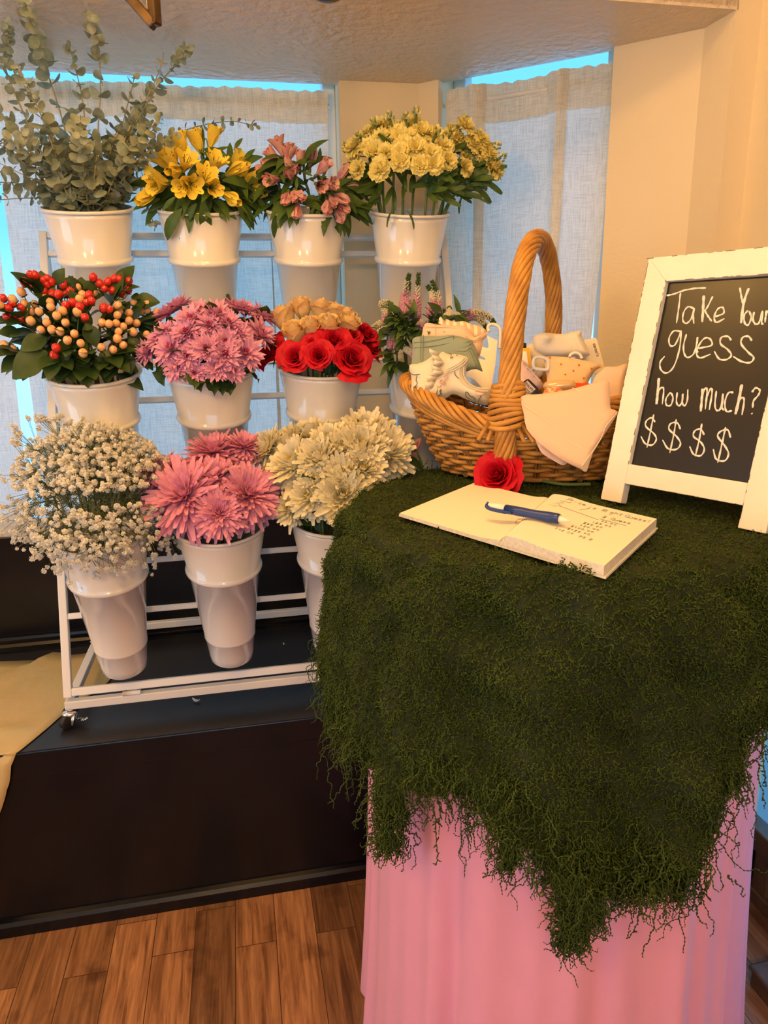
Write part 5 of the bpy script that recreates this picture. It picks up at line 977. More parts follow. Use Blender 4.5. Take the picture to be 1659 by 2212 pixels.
# ---- alstroemeria
def clusters(pts, seeds):
    out = [[] for _ in seeds]
    for p in pts: out[min(range(len(seeds)), key=lambda k: (p[0] - seeds[k][0]) ** 2 + (p[1] - seeds[k][1]) ** 2)].append(p)
    return out
def alstro(key, pts, seeds, meshes, bud, ball, name, labels, group, leaves, nl=5, sc=1.0):
    c, R0 = ball
    for k, cl_ in enumerate(clusters(pts, seeds)):
        if not cl_: continue
        hp_ = on_ball(seeds[k][0], seeds[k][1], c, R0 * .72); hd = unit(hp_ - c + ZV * .03); f, P = stem_path(key, hp_, hd); t = thing(name, labels[k], 'flower', f, group)
        MB().tube(P, .0032, k=7).build('stem', M['green_stem'], t)
        for (x, y, dx, dy, op) in cl_:
            tip = on_ball(x, y, c, R0 + .012); v = (rt * dx + dn * dy); d = unit(unit(tip - c) * .55 + v * .8 + unit(CAM - tip) * .35); b0 = tip - d * .036 * sc
            ped = MB(); ped.tube(smooth_path([P[-1], (P[-1] + b0) / 2 + ZV * .008, b0 - d * .008 * sc], 8), .0016, k=5); ped.build('pedicel', M['green_stem'], t)
            place('bloom' if op < 2 else 'bud', meshes[op] if op < 2 else bud, t, b0, d, rnd(0, 6.28), sc * rnd(1.05, 1.25))
        for j in range(nl): q = P[int(len(P) * rnd(.42, .88))]; leaf_at(t, 'lanceb', q, unit(unit((hp_ - c) * [1, 1, .2]) * .9 + unit(CAM - q) * .45 + rvec(.5) - ZV * .12), ZV * .7 + unit(CAM - q) * .6 + rvec(.2), rnd(.6, .95))
    # leaves that hang over the rim or stand out, each on the nearest stem
    tops = [o for o in COL.objects if o.get('group') == group]
    for (x0, y0), (x1, y1), kind in leaves:
        a = on_ball(x0, y0, c, R0 * .9); b = on_plane(x1, y1, a, unit((CAM - a) * [1, 1, 0])); d = b - a; l = np.linalg.norm(d)
        par = min(tops, key=lambda o: min(np.linalg.norm(a - np.array(ch.matrix_local.translation) - np.array(WL[o.name])) for ch in o.children)); leaf_at(par, kind, a, unit(d + ZV * .25 * l), unit(CAM - a) + ZV * .5, l / (.072 if kind == 'lance' else .072))
Y = [(463, 285, .3, -1, 1), (423, 298, -.5, -.8, 1), (390, 307, -.4, -1, 1), (346, 340, -.5, -.6, 0), (369, 338, -.2, -.8, 0), (404, 344, .5, -.5, 0), (468, 346, .2, -.7, 0), (519, 338, .6, -.6, 0), (515, 366, .8, -.2, 2), (446, 378, .2, -.4, 0), (330, 383, -.7, 0, 0), (336, 402, -.3, .3, 1), (395, 404, -.4, .4, 1), (414, 400, .3, .4, 0), (463, 406, .3, .3, 1), (503, 430, .8, .8, 2), (549, 386, .8, .1, 1), (551, 412, .7, .5, 2), (316, 424, -.4, .8, 2), (377, 368, -.3, .5, 2)]
SY = [(440, 300), (362, 345), (400, 385), (475, 350), (515, 360), (328, 395), (405, 405), (460, 405), (510, 425), (548, 398)]
LY = ['yellow alstroemeria stem at the top of its bunch', 'yellow alstroemeria stem with spotted blooms towards the eucalyptus, upper part', 'yellow alstroemeria bloom half hidden at the middle of its bunch', 'yellow alstroemeria stem with a streaked open bloom below the top one', 'yellow alstroemeria stem with a spotted bloom facing the pink bunch', 'yellow alstroemeria stem with a round bloom beside the eucalyptus bucket', 'yellow alstroemeria stem with rounded petals low in its bunch', 'yellow alstroemeria stem with a curled petal above the bucket rim', 'yellow alstroemeria stem with a bud drooping over the bucket rim', 'yellow alstroemeria stem crossing into the pink alstroemeria']
alstro('t1', Y, SY, ALY, ALYB, ball_at('t1', .012, .118), 'yellow_alstroemeria', LY, 'yellow alstroemeria', [((393, 451), (356, 512), 'lanceb'), ((425, 440), (398, 484), 'lanceb'), ((438, 430), (447, 507), 'lanceb'), ((512, 440), (526, 474), 'lance'), ((345, 430), (294, 455), 'lance'), ((432, 330), (436, 268), 'lance'), ((505, 325), (525, 298), 'lance'), ((525, 350), (552, 322), 'lance'), ((497, 360), (497, 306), 'lance'), ((540, 420), (572, 447), 'lance'), ((520, 400), (556, 418), 'lance'), ((480, 390), (545, 400), 'lanceb'), ((415, 305), (415, 280), 'lance'), ((350, 400), (310, 390), 'lance'), ((440, 415), (442, 445), 'lance'), ((380, 425), (355, 455), 'lance')], nl=10)
K_ = [(598, 303, -.3, -1, 0), (617, 314, .1, -1, 0), (630, 320, .6, -.5, 1), (581, 328, -.7, -.6, 1), (648, 330, .1, -.8, 1), (674, 330, .2, -1, 2), (622, 348, -.2, -.4, 2), (640, 364, .4, .4, 2), (621, 372, -.1, .1, 2), (704, 354, .6, -.4, 1), (579, 353, -.7, .2, 2), (562, 366, -.6, -.3, 2), (583, 388, -.4, .5, 1), (693, 402, .2, .5, 1), (716, 397, .8, 0, 1), (746, 368, .5, -.9, 2), (762, 404, .9, -.3, 2), (616, 434, 0, 1, 2), (637, 428, .2, .9, 2), (651, 426, .5, .7, 2), (640, 460, -.1, 1.2, 2), (707, 452, -.2, 1, 2), (721, 440, .1, 1, 2), (743, 432, .7, .8, 2), (747, 452, .6, 1, 2), (773, 438, .9, .6, 2), (735, 470, .2, 1.2, 2)]
SK = [(612, 320), (655, 335), (572, 360), (628, 362), (705, 365), (585, 390), (705, 402), (755, 390), (628, 430), (712, 440), (748, 440)]
LK = ['pink alstroemeria stem with open blooms, highest in its bunch', 'pink alstroemeria stem with a striped bud near the highest bloom', 'pink alstroemeria stem with thin buds next to the yellow bunch', 'pink alstroemeria stem with a dark closed bud at mid height', 'pink alstroemeria stem with a ruffled bloom against the curtain', 'pink alstroemeria stem with a pale bloom just above the yellow bunch', 'pink alstroemeria stem with two open lips in the centre of its bunch', 'pink alstroemeria stem with buds reaching towards the yellow stock', 'pink alstroemeria stem with three peach buds nodding over the rim', 'pink alstroemeria stem with hanging buds at the front of the rim', 'pink alstroemeria stem with a fan of buds beyond the bucket edge']
alstro('t2', K_, SK, ALP, ALPB, ball_at('t2', .005, .105), 'pink_alstroemeria', LK, 'pink alstroemeria', [((600, 450), (597, 518), 'lanceb'), ((680, 445), (668, 476), 'lance'), ((695, 450), (676, 478), 'lance'), ((725, 462), (695, 478), 'lance'), ((690, 350), (692, 318), 'lance'), ((735, 395), (760, 365), 'lance'), ((745, 400), (780, 400), 'lance'), ((757, 450), (763, 468), 'lance'), ((575, 340), (570, 325), 'lance'), ((640, 410), (642, 382), 'lance'), ((580, 420), (555, 405), 'lance'), ((575, 430), (600, 442), 'lance'), ((660, 425), (690, 435), 'lance'), ((675, 380), (650, 372), 'lance')], nl=11, sc=.95)
K2 = [(868, 948, -.2, -1, 1), (882, 955, .1, -.8, 2), (878, 982, -.3, .2, 1), (895, 985, .5, 0, 2), (905, 955, .7, -.5, 2)]
alstro('b3', K2, [(872, 960), (898, 970)], ALP, ALPB, ball_at('b3', -.02, .13), 'pink_alstroemeria', ['dark pink alstroemeria stem peeping out behind the white chrysanthemums', 'dark pink alstroemeria stem half hidden behind the wicker basket'], 'dark pink alstroemeria behind the moss', [((885, 980), (893, 948), 'lance')], nl=4, sc=.8)

# ---- pale yellow stock
def c9(L_): return [(730 + x / 4.366, 220 + y / 4.366) for x, y in L_]
TIP = c9([(740, 60), (480, 130), (660, 120), (340, 205), (1190, 165), (1310, 280), (1500, 395), (1570, 500), (75, 420), (210, 300), (935, 270), (1060, 300)])
BLO = c9([(290, 290), (400, 350), (310, 420), (230, 450), (165, 500), (190, 640), (400, 600), (385, 650), (450, 470), (580, 290), (600, 340), (590, 480), (585, 560), (620, 400), (760, 240), (800, 290), (740, 430), (910, 320), (890, 490), (775, 600), (905, 580), (1045, 555), (1080, 290), (1080, 370), (1130, 340), (1200, 235), (1280, 400), (1350, 350), (1220, 540), (1200, 620), (1410, 540), (1440, 600), (460, 250), (380, 230), (1490, 640), (700, 200), (150, 430), (250, 370), (1420, 480), (560, 250), (420, 300), (350, 460), (680, 330), (1000, 420), (1160, 440), (1330, 480)])
ST_T = [(899, 246), (842, 256), (878, 258), (808, 270), (1000, 262), (1028, 296), (1070, 318), (1082, 340), (750, 320), (778, 296), (942, 288), (972, 292)]
SL = ['pale yellow stock spike with the highest green bud tip', 'pale yellow stock spike with a green tip third highest in the bunch', 'pale yellow stock spike leaning beside the highest tip', 'pale yellow stock spike with buds in front of the plastered pillar', 'pale yellow stock spike with two round buds in front of the curtain hem', 'pale yellow stock spike with a small green tip before the curtain seam', 'pale yellow stock spike leaning out over the curtain, upper of the two outermost', 'pale yellow stock spike with a drooping tip, furthest towards the basket handle', 'pale yellow stock spike leaning furthest towards the pink alstroemeria', 'pale yellow stock spike with green buds next to the outermost pink side one', 'pale yellow stock spike with a single bud in the middle of the bunch', 'pale yellow stock spike with ruffled flowers at the pillar corner']
c, R0 = ball_at('t3', .03, .150); bl = clusters(BLO, [(x, y + 40) for x, y in ST_T])
for k, (tx, ty) in enumerate(ST_T):
    tip = on_ball(tx, ty, c + ZV * .03, R0 + .01); d = unit(tip - c + ZV * .05); f, P = stem_path('t3', tip, d, 18); t = thing('yellow_stock', SL[k], 'flower', f, 'pale yellow stock flowers')
    MB().tube(P, .0031, k=7).build('stem', M['green_stem'], t); place('bud_tip', SBUD, t, tip, d, rnd(0, 6), 1.15)
    for (x, y) in bl[k]:
        p = on_ball(x, y, c, R0 + .004); dd = unit(unit(p - c) + unit(CAM - p) * .5 + ZV * .1); q = P[np.argmin(np.linalg.norm(P - p - ZV * -.02, axis=1))]
        MB().tube([q, p - dd * .004], .0014, k=5).build('pedicel', M['green_stem'], t); place('blossom', STK[(k + int(x)) % 4], t, p, dd, rnd(0, 6), rnd(1.25, 1.6))
    for j in range(13): i = int(len(P) * rnd(.43, .60)); q = P[i]; lt_ = (q - BK['t3'][1]) * [1, 1, 0]; leaf_at(t, 'strap', q, unit(unit(lt_) * .9 + rvec(.45) + unit(CAM - q) * .35 + ZV * .15), unit(CAM - q) + ZV * .3, rnd(.5, .78))
so = [o for o in COL.objects if o.get('group') == 'pale yellow stock flowers']
for (x0, y0), (x1, y1), k in (((985, 425), (1062, 408), 7), ((1000, 400), (1056, 388), 6), ((925, 385), (958, 400), 10), ((812, 440), (805, 438), 9), ((850, 450), (836, 468), 1), ((880, 455), (898, 478), 2), ((810, 400), (780, 390), 8), ((1000, 420), (990, 440), 7)):
    a = on_ball(x0, y0, c, R0 * .8); b = on_plane(x1, y1, a, unit((CAM - a) * [1, 1, 0])); leaf_at(so[k], 'strap', a, b - a, ZV + unit(CAM - a) * .6, max(.45, np.linalg.norm(b - a) / .095))

# ---- hypericum
def ch(L_): return [(x / 3.95, 400 + y / 3.95) for x, y in L_]
HR = ch([(260, 765), (300, 770), (210, 830), (370, 810), (410, 800), (400, 850), (440, 830), (540, 850), (270, 865), (320, 880), (380, 905), (450, 930), (500, 935), (565, 930), (600, 910), (30, 965), (75, 1050), (110, 1010), (185, 1045), (140, 1110), (60, 1125), (190, 1145), (560, 1025), (620, 1005), (680, 1040), (740, 1005), (780, 990), (725, 1130), (795, 790), (850, 840), (890, 885), (920, 825), (960, 900), (975, 800), (1020, 805), (1100, 820), (1040, 920), (1095, 895), (885, 1050), (930, 1060), (480, 1390), (465, 1450), (760, 940)])
HP = ch([(185, 915), (385, 960), (430, 1000), (435, 1040), (210, 1010), (300, 1020), (270, 1080), (335, 1080), (265, 1160), (400, 1175), (485, 1115), (535, 1075), (560, 1175), (445, 1235), (515, 1250), (635, 1270), (575, 1325), (710, 1435), (690, 1350), (350, 1235), (665, 875), (705, 940), (680, 975), (815, 935), (660, 1085), (1140, 1000), (1005, 1030), (1015, 1080), (1000, 1110), (1100, 1095), (930, 1185), (870, 1175), (1100, 1160), (1165, 1180), (1050, 1210), (1010, 1250), (1000, 1310), (1135, 1255), (1250, 1275), (1245, 1175), (1205, 1080), (1255, 1070), (1250, 1020), (1335, 1080), (1350, 1135), (1390, 1210), (1460, 1170), (1305, 1305), (865, 1385), (965, 1405), (1050, 1365), (40, 1360), (115, 1395), (990, 1180), (0, 1025), (110, 975)])
c, R0 = ball_at('m0', .03, .135, -.01)
HS = [('r', HR, ch([(300, 840), (520, 930), (110, 1060), (680, 1030), (1010, 850), (900, 1050), (475, 1420)]), ['red hypericum branch nearest the ceiling in its bucket', 'red hypericum branch in the centre of its bunch', 'red hypericum branch at the edge of the bunch by the bright curtain gap', 'red hypericum branch just below the centre one', 'tall red hypericum branch in front of the white bucket above', 'two dark red hypericum berries between the two tall red branches', 'two red hypericum berries low above the bucket rim']),
      ('p', HP, ch([(280, 1060), (430, 1020), (600, 1230), (700, 930), (1050, 1100), (1230, 1080), (1030, 1230), (1330, 1180), (960, 1390), (90, 1370), (690, 1390)]), ['peach hypericum branch below the red ones, window gap side', 'peach hypericum branch under the central red berries', 'peach hypericum branch over the big front leaves', 'pale peach hypericum branch mixed with red berries high up', 'peach hypericum branch in the middle of the peach berries', 'peach hypericum branch next to the folded dark leaf', 'peach hypericum branch lowest of the dense peach cluster', 'peach hypericum branch reaching into the pink daisies', 'peach hypericum branch of three berries above the bucket mouth', 'reddish peach hypericum branch drooping outside the bucket', 'two pale peach hypericum berries hanging into the bucket mouth'])]
hyp = []
for kind, pts, seeds, labs in HS:
    for k, cl_ in enumerate(clusters(pts, seeds)):
        if not cl_: continue
        hp_ = on_ball(seeds[k][0], seeds[k][1] + 12, c, R0 * .82); hd = unit(hp_ - c + ZV * .04); f, P = stem_path('m0', hp_, hd); t = thing('hypericum_branch', labs[k], 'berry branch', f, 'hypericum branches'); hyp.append((t, hp_))
        MB().tube(P, .0028, k=6).build('stem', M['brown_twig'], t); tw = MB()
        for (x, y) in cl_:
            p = on_ball(x, y, c, R0 + rnd(-.004, .008)); d = unit(unit(p - c) * .8 + ZV * .5 + unit(CAM - p) * .25 + rvec(.15)); tw.tube(smooth_path([hp_ - hd * .02, hp_ * .4 + p * .6 - d * .02, p - d * .009], 7), .0011, k=5); place('berry', BER[kind], t, p, d, rnd(0, 6), rnd(.9, 1.1))
        tw.build('twigs', M['green_stem'], t)
        for j in range(11): q = P[int(len(P) * rnd(.46, .95))]; leaf_at(t, 'oval', q, unit(unit(q - c) + rvec(.5) + unit(CAM - q) * .3), ZV + unit(CAM - q) * .5, rnd(.7, 1.1))
for (x0, y0), (x1, y1), s in ((( 470, 850), (520, 715), 1), ((830, 920), (730, 815), 1), ((1130, 1000), (1340, 960), 1), ((400, 1300), (170, 1370), 1), ((400, 1420), (80, 1600), 1), ((730, 1180), (830, 1360), 1), ((540, 1330), (560, 1490), 1), ((180, 1260), (0, 1230), 1), ((1100, 1300), (1190, 1390), 1), ((1080, 1450), (1120, 1580), 1), ((520, 1440), (450, 1560), 1), ((1180, 1180), (1380, 1320), 1), ((1120, 950), (1185, 940), 1), ((240, 1340), (330, 1470), 1), ((960, 1420), (840, 1500), 1)):
    (ax_, ay_), (bx_, by_) = ch([(x0, y0)])[0], ch([(x1, y1)])[0]; a = on_ball(ax_, ay_, c, R0 * .8); b = on_plane(bx_, by_, a, unit((CAM - a) * [1, 1, 0])) + unit(CAM - a) * .02; l = min(.085, np.linalg.norm(b - a))
    par = min(hyp, key=lambda h: np.linalg.norm(h[1] - a))[0]; leaf_at(par, 'oval', a, b - a, unit(CAM - a) + ZV * .6, l / .060)

# ---- veronica
def cv(L_): return [(790 + x / 5.53, 580 + y / 5.53) for x, y in L_]
VS = [([(450, 560), (460, 400), (490, 200), (520, 70)], 1, 'tallest curved pink veronica spike before the white bucket'), ([(480, 560), (495, 400), (518, 165)], 1, 'pink veronica spike leaning on the tallest one'), ([(590, 600), (605, 480), (620, 280), (632, 62)], 1, 'straight pink veronica spike standing alone'),
      ([(820, 640), (865, 480), (870, 330), (790, 150)], .8, 'thick veronica spike bent at its green tip'), ([(790, 560), (800, 430), (790, 300), (740, 210)], .7, 'short veronica spike with a green hooked tip beside the thick one'), ([(260, 640), (235, 520), (190, 420), (240, 405), (310, 430)], .2, 'veronica spike with its tip folded flat, over the red roses'),
      ([(320, 960), (310, 800), (300, 640), (290, 470)], .35, 'cream budded veronica spike hanging straight down'), ([(320, 640), (200, 650), (90, 710), (10, 790)], .1, 'cream veronica spike drooping over the red roses, upper one'), ([(330, 720), (200, 740), (110, 820), (30, 880)], .1, 'cream veronica spike drooping over the red roses, lower one'),
      ([(700, 720), (640, 645), (500, 650), (400, 710)], .3, 'veronica spike arched over the dark leaves, upper arch'), ([(640, 810), (560, 770), (450, 740)], 0, 'short cream veronica spike beneath the double arch'), ([(960, 600), (990, 540), (1000, 470)], .0, 'stubby cream veronica spike above the striped bodysuit'),
      ([(960, 590), (1080, 560), (1150, 600)], 0, 'veronica spike bent flat above the striped bodysuit'), ([(1160, 590), (1290, 570), (1400, 640), (1450, 720)], .35, 'arched veronica spike beside the white hanger hook, lower arch'), ([(1190, 570), (1330, 530), (1470, 580), (1540, 660)], .4, 'arched veronica spike beside the white hanger hook, upper arch'), ([(600, 1020), (510, 980), (440, 940)], .25, 'short pink tipped veronica spike next to the sage bodysuit')]
vb = MB(); vb.lathe([(0, -.001), (.0011, 0), (.0013, .0018), (.0007, .0032), (0, .0034)], k=5)
c, R0 = ball_at('m3', .03, .115)
for i, (pl, pk, lb) in enumerate(VS):
    Pp = [on_ball(x, y, c, R0) for x, y in cv(pl)]; P = smooth_path(Pp, 30); f, S_ = stem_path('m3', P[0], unit(P[1] - P[0])); t = thing('veronica_spike', lb, 'flower', f, 'pink veronica spikes'); MB().tube(np.concatenate([S_, P[1:]]), np.concatenate([np.full(len(S_), .0022), np.linspace(.002, .0008, len(P) - 1)]), k=6).build('stem', M['green_stem'], t)
    T_, A_, B_ = frames(P); spk = MB(); n = len(P)
    for j in range(n):
        q = j / (n - 1); rad = .0072 * (1 - .70 * q); nn_ = max(4, int(7 * (1 - q * .5)))
        for k in range(nn_):
            a = k * 2 * PI / nn_ + j * .5; e = A_[j] * math.cos(a) + B_[j] * math.sin(a); m_ = 0 if q < pk * .55 * rnd(.8, 1.2) else (1 if q < .8 else 2)
            spk.merge(vb, npm(pose(P[j] + e * rad * .7 + T_[j] * rnd(-.001, .001), unit(e + T_[j] * .5), 0, (2.5 if m_ == 0 else 1.8) * (1.1 - .35 * q))), m_)
    spk.build('flower_spike', [FM['ver'], FM['ver_b'], M['leaf_mid']], t)
    for j in range(11): q = S_[int(len(S_) * rnd(.48, .92))]; leaf_at(t, 'lance' if j % 2 else 'oval', q, unit(unit(q - c) * .7 + rvec(.55) + unit(CAM - q) * .3 - ZV * .1), ZV + unit(CAM - q) * .5, rnd(.45, .75))

# ---- eucalyptus
EU = [([(180, 430), (150, 320), (132, 250), (118, 205), (100, 150), (82, 100), (66, 50), (50, -6)], 1.05, 'tallest eucalyptus branch with broad leaves reaching past the ceiling edge'), ([(210, 430), (213, 300), (217, 200), (214, 120), (202, 66), (196, 34)], .9, 'upright eucalyptus branch, second tallest, by the bronze lamp corner'), ([(200, 430), (186, 290), (178, 215), (166, 160), (150, 100)], .85, 'eucalyptus branch with a tufted tip between the two tallest'),
      ([(150, 420), (110, 280), (70, 215), (30, 150), (6, 130)], .55, 'thin eucalyptus twig slanting out across the bright window strip'), ([(100, 380), (40, 220), (8, 130), (18, 90), (14, 50)], .6, 'slim eucalyptus branch at the outer edge of the picture'), ([(240, 430), (265, 330), (300, 255), (345, 180), (380, 140), (406, 100)], .75, 'eucalyptus branch slanting up across the ceiling towards the window, longest of that side'), ([(235, 420), (270, 300), (318, 210), (345, 150), (353, 114)], .55, 'small leaved eucalyptus twig beside the long slanting branch'),
      ([(225, 430), (250, 330), (272, 240), (285, 190), (290, 165)], .85, 'eucalyptus branch with a curled pale tip under the ceiling'), ([(190, 440), (120, 432), (60, 428), (-6, 432)], .6, 'eucalyptus twig lying flat along the bucket rim'), ([(200, 440), (130, 410), (60, 382), (-6, 350)], .85, 'low eucalyptus branch stretching out below the others'), ([(235, 440), (268, 400), (320, 330), (380, 290), (440, 270), (500, 262), (535, 268), (556, 272)], .55, 'long arched eucalyptus twig over the yellow alstroemeria'),
      ([(240, 430), (290, 350), (315, 300), (340, 268), (350, 242)], .5, 'short eucalyptus twig crossing the foot of the long arched one'), ([(260, 430), (300, 405), (318, 440), (326, 468), (338, 492)], .6, 'dark eucalyptus twig hanging down between two buckets'), ([(205, 440), (140, 360), (90, 290), (55, 255)], 1.0, 'broad leaved eucalyptus branch in the outer middle of the bunch'),
      ([(210, 440), (180, 350), (160, 300), (150, 285)], 1.05, 'broad eucalyptus branch in the middle of the bunch, pale topped'), ([(220, 440), (235, 350), (250, 290), (262, 262)], 1.0, 'broad eucalyptus branch towards the yellow flowers, pale topped'), ([(210, 440), (90, 340), (20, 270), (-10, 230)], .9, 'eucalyptus branch leaving the picture above the low one'), ([(190, 440), (205, 370), (212, 320), (214, 300)], 1.0, 'short broad eucalyptus branch at the centre front'), ([(215, 445), (250, 420), (275, 400), (290, 375)], .8, 'short eucalyptus branch bent over the rim by the yellow flowers'), ([(180, 445), (120, 430), (90, 415), (60, 405)], .8, 'short eucalyptus branch bent over the rim at the outer side')]
EU += [(None, .85, 'grey green eucalyptus branch inside the dense middle of the bunch')] * 24
LFE = []
for s_ in (1, 2):
    a = np.linspace(0, 2 * PI, 13)[:-1]; r = np.array([0, .55, 1.0]); P = np.stack([np.stack([.0135 * (1 + q * np.cos(a)) * (1 + .10 * (q * np.cos(a) > .5)), .0125 * q * np.sin(a), .0022 * q * q * np.cos(2 * a) + .0035 * (1 + q * np.cos(a)) * (s_ - 1)], -1) for q in r], 1); LFE.append(MB().grid(P, cu=True))
c, R0 = ball_at('t0', .12, .15); gE = np.random.default_rng(4)
for i, (pl, sc, lb) in enumerate(EU):
    base_ = BK['t0'][1]
    if pl is None:
        a = gE.uniform(0, 2 * PI); el = gE.uniform(.25, 1.3); d = U * math.cos(a) * math.cos(el) + N * math.sin(a) * math.cos(el) + ZV * math.sin(el); L_ = gE.uniform(.16, .27); P0 = base_ + (U * math.cos(a) + N * math.sin(a)) * .04
        Pw = [base_ - AX * .15, P0 - AX * .02, P0 + d * L_ * .5 + ZV * .02, P0 + d * L_]
    else:
        dep = depth(base_) + gE.uniform(-.08, .07); pts3 = [at_depth(x, y, min(dep + .03 * math.sin(i + k * .8), (.590 / ray(x, y)[2]) if ray(x, y)[2] > .2 else 9)) for k, (x, y) in enumerate(pl)]; pts3[0] = base_ + unit((pts3[1] - base_) * [1, 1, .1]) * .05 - AX * .01; Pw = [base_ - AX * .2 + rvec(.01)] + pts3
    P = smooth_path(Pw, 60); ln_ = np.concatenate([[0], np.cumsum(np.linalg.norm(np.diff(P, axis=0), axis=1))]); k = max(8, int(ln_[-1] / .004)); sN = np.linspace(0, ln_[-1], k); P = np.stack([np.interp(sN, ln_, P[:, q]) for q in range(3)], 1)
    t = thing('eucalyptus_branch', lb, 'greenery', Pw[0], 'eucalyptus branches' if pl else 'eucalyptus branches in the dense middle'); MB().tube(P, np.linspace(.0026, .0009, len(P)), k=6).build('stem', M['euc_stem'], t)
    T_, A_, B_ = frames(P); lv = MB(); s0 = np.linalg.norm(Pw[1] - Pw[0]) + .01; pos = s0; tog = 0
    while pos < ln_[-1] + .001:
        j = min(len(P) - 1, int(pos / ln_[-1] * (len(P) - 1))); q = (pos - s0) / max(1e-6, ln_[-1] - s0); sz = (1.24 if i > 1 else 1.12) * sc * (1.02 - .45 * q ** 2.5) * gE.uniform(.85, 1.15)
        for sd in (0, PI):
            a = tog * PI / 2 + sd + gE.normal() * .25; e = A_[j] * math.cos(a) + B_[j] * math.sin(a); x = unit(e + T_[j] * gE.uniform(.0, .5)); zz_ = unit(T_[j] - x * (T_[j] @ x)); ra_ = gE.normal() * .55; zz_ = zz_ * math.cos(ra_) + np.cross(x, zz_) * math.sin(ra_); yy_ = np.cross(zz_, x); Mx = np.eye(4); Mx[:3, 0], Mx[:3, 1], Mx[:3, 2], Mx[:3, 3] = x * sz, yy_ * sz, zz_ * sz, P[j]
            lv.merge(LFE[tog % 2], Mx)
        tog += 1; pos += (.043 if i < 2 else .029 if pl else .0185) * (1.05 - .35 * q) * (.75 + .25 * sc) * gE.uniform(.8, 1.2)
    lv.build('leaves', M['leaf_euc'], t)

# ---- gypsophila: sprays of tiny blossoms
gG = np.random.default_rng(8); gb_ = MB(); ic = []
for k in range(14):
    a = k * 2.399; zc = 1 - 2 * (k + .5) / 14; r = math.sqrt(1 - zc * zc); ic.append((r * math.cos(a), r * math.sin(a), zc))
for v in ic:
    if v[2] > -.6:
        e_ = unit(v); x = unit(np.cross(e_, (.3, .2, .9))); y = np.cross(e_, x); s_ = .0022
        gb_.add([e_ * .0016 + x * -s_ * .5, e_ * .0044 + x * -s_ + y * s_, e_ * .0052 + x * s_ + y * s_ * .6, e_ * .0040 + x * s_ - y * s_], [(0, 1, 2, 3)])
gb_.lathe([(0, -.002), (.0016, -.001), (.0022, .001), (.0016, .0026), (0, .003)], k=6)
c0 = BK['b0'][1] + ZV * .045; crn = c0
def gyp(pts3, label, group, foot, hub):
    t = thing('babys_breath_spray', label, 'flower', foot, group); st = MB(); bl_ = MB(); tw_ = []
    st.tube(smooth_path([foot, (foot + hub) / 2 + rvec(.005), hub], 10), .0013, k=5)
    forks = [hub + (p - hub) * gG.uniform(.35, .6) + rvec(.006) for p in pts3[::5]]
    for fk in forks: st.tube([hub, fk], .0008, k=4)
    for p in pts3:
        fk = min(forks, key=lambda q: np.linalg.norm(q - p)); st.tube([fk, p], .0005, k=3); d = unit(unit(p - c0) + rvec(.5)); bl_.merge(gb_, npm(pose(p, d, 0, gG.uniform(.75, 1.3))))
    st.build('stem', mat_gs, t); o = bl_.build('blossoms', FM['gyp'], t, smooth=False); o['kind'] = 'stuff'
mat_gs = mat('thin_green_twig', (.14, .18, .07), .6)
EX, EY = np.array([rt[0], rt[1], rt[2]]), -dn
for k in range(32):
    a = gG.uniform(0, 2 * PI); zz_ = gG.uniform(-.15, 1); r = math.sqrt(max(0, 1 - zz_ * zz_)); dirv = np.array([r * math.cos(a), r * math.sin(a), zz_]); dirv = unit(dirv + unit(CAM - c0) * .7 * gG.uniform(0, 1))
    hub = c0 + dirv * .062; pts = []
    for j in range(54):
        v = unit(dirv + gG.normal(size=3) * .42); R1 = gG.uniform(.62, 1.06) ** .6; sxy = np.array([.165, .150, .160]); pts.append(c0 + v * sxy * R1 + ZV * (.02 if v[2] > .3 else -.01))
    f, _ = stem_in('b0'); gyp(pts, "white baby's breath spray among the dense cloud of blossoms", "baby's breath in the bottom row bucket", f, hub)
for lb, px_ in (("loose baby's breath spray spreading out over the dark riser at the picture edge", [(x, y) for x, y in zip(gG.uniform(0, 95, 46), gG.uniform(955, 1175, 46))]), ("loose baby's breath spray hanging down over its own bucket front", [(x, y) for x, y in zip(gG.uniform(150, 295, 40), gG.uniform(1165, 1235, 40))]),
                ("baby's breath spray dangling beside the pink chrysanthemum bucket", [(x, y) for x, y in zip(gG.uniform(318, 395, 30), gG.uniform(1155, 1205, 30))]), ("feathery baby's breath spray rising towards the hypericum bucket", [(x, y) for x, y in zip(gG.uniform(20, 190, 44), gG.uniform(895, 965, 44))]), ("baby's breath spray drooping low before the cart's upright", [(x, y) for x, y in zip(gG.uniform(62, 150, 34), gG.uniform(1150, 1215, 34))])):
    pts = [on_ball(x, y, c0, .165) for x, y in px_]; f, _ = stem_in('b0'); cen = np.mean(pts, 0); gyp(pts, lb, "loose baby's breath sprays", f, c0 + unit(cen - c0) * .09)
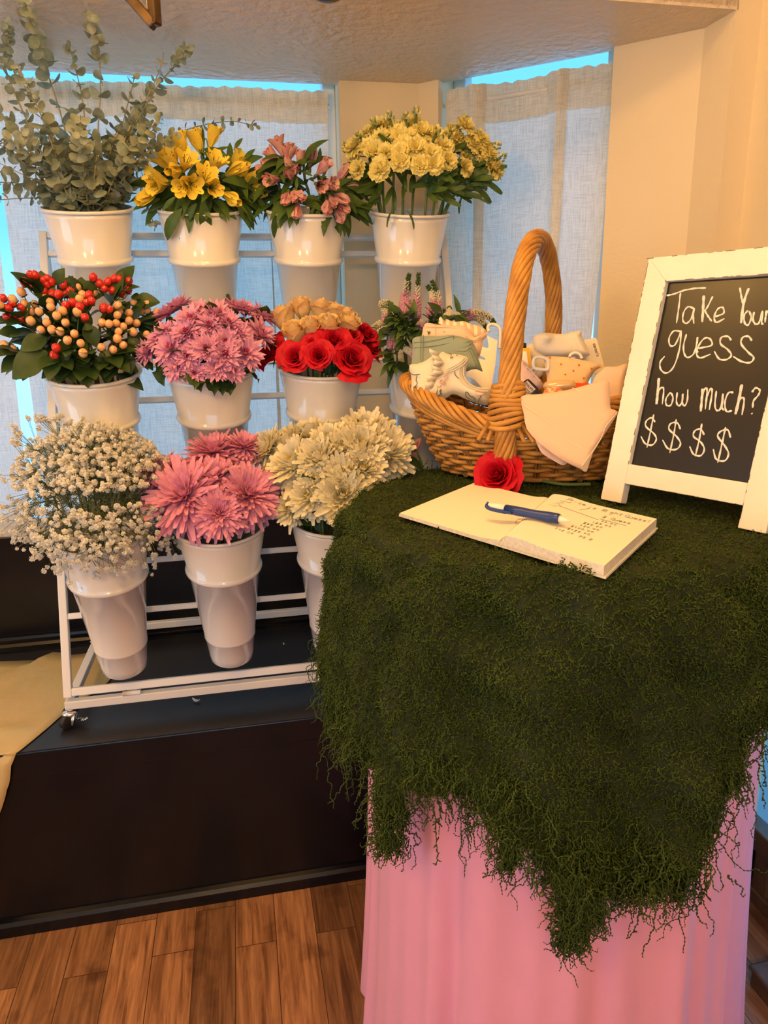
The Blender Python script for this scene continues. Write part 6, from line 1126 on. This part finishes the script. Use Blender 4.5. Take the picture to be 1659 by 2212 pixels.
# ================================================================== things near the picture's edges
glow = bpy.data.materials.new('warm_bulb'); glow.use_nodes = True; gp = glow.node_tree.nodes['Principled BSDF']; gp.inputs['Emission Color'].default_value = (*WARM, 1); gp.inputs['Emission Strength'].default_value = 6
q0 = at_depth(335, 56, .85)
def fp(dx, dy, dz): return q0 + np.array([dx, dy, dz])
lm = thing('pendant_lantern', 'bronze open frame pendant lantern whose lower corner dips into view before the ceiling', 'lamp', q0)
hx = [(.0, .0), (-.115, -.05), (-.215, .03), (-.2, .15), (-.085, .2), (.01, .12)]
def ring(z, k): return [fp(-.09 + (x + .09) * k, .08 + (y - .08) * k, z) for x, y in hx]
lo_, mi_, hi_ = fp(-.0, .0, 0), ring(.12, 1.15), ring(.42, .55)
for nm, segs in (('cage_bar', [(lo_, fp(-.075, .012, .085)), (lo_, fp(.002, .004, .13))]), ('cage_bar', [(fp(-.075, .012, .085), fp(-.17, .05, .16)), (fp(.002, .004, .13), fp(-.05, .06, .42)), (fp(-.17, .05, .16), fp(-.11, .1, .42))]), ('top_ring', list(zip(hi_, hi_[1:] + hi_[:1])))):
    m = MB()
    for a, b in segs: m.bar(a, b + unit(b - a) * .004, .0125, .0125)
    m.build(nm, M['bronze'], lm, smooth=False, bevel=.002)
m = MB(); cen = fp(-.09, .08, .42); m.tube([cen, cen + ZV * (ZC - cen[2])], .004); m.lathe([(0, 0), (.12, .0), (.12, .008), (0, .008)], cen, k=24); m.lathe([(0, -.03), (.05, -.025), (.055, 0)], [cen[0], cen[1], ZC], k=24); m.build('hanging_rod', M['bronze'], lm)
bb_ = MB().lathe([(0, -.05), (.02, -.046), (.03, -.02), (.028, .005), (.014, .035), (.012, .05), (0, .05)], cen - ZV * .13, k=20).build('bulb', glow, lm)
bulb('lantern_bulb', tuple(cen - ZV * .20), 6, .035)
p = at_depth(709, -2, 1.15); l2 = thing('pendant_lamp', 'dark pendant lamp whose rounded base shows at the upper picture edge', 'lamp', p)
MB().lathe([(0, -.002), (.014, -.001), (.023, .003), (.026, .008), (.024, .014), (.012, .022), (.010, .05), (.045, .09), (.05, .2), (.0, .21)], p, k=36).build('lamp_base', M['lampdark'], l2)
m = MB(); m.tube([p + ZV * .2, [p[0], p[1], ZC]], .004); m.build('hanging_rod', M['lampdark'], l2)
pl = thing('wooden_plinth', 'dark brown wooden plinth on the floor beside the pink cloth', 'plinth', W(1.03, -.93, 0))
MB().box(W(1.04, -.90, .020), (.135, .26, .04), X=U, Y=N).build('block', M['brown_wood'], pl, smooth=False, bevel=.004)
MB().box(W(1.04, -.90, .046), (.145, .27, .012), X=U, Y=N).build('top_board', M['brown_wood'], pl, smooth=False, bevel=.005)
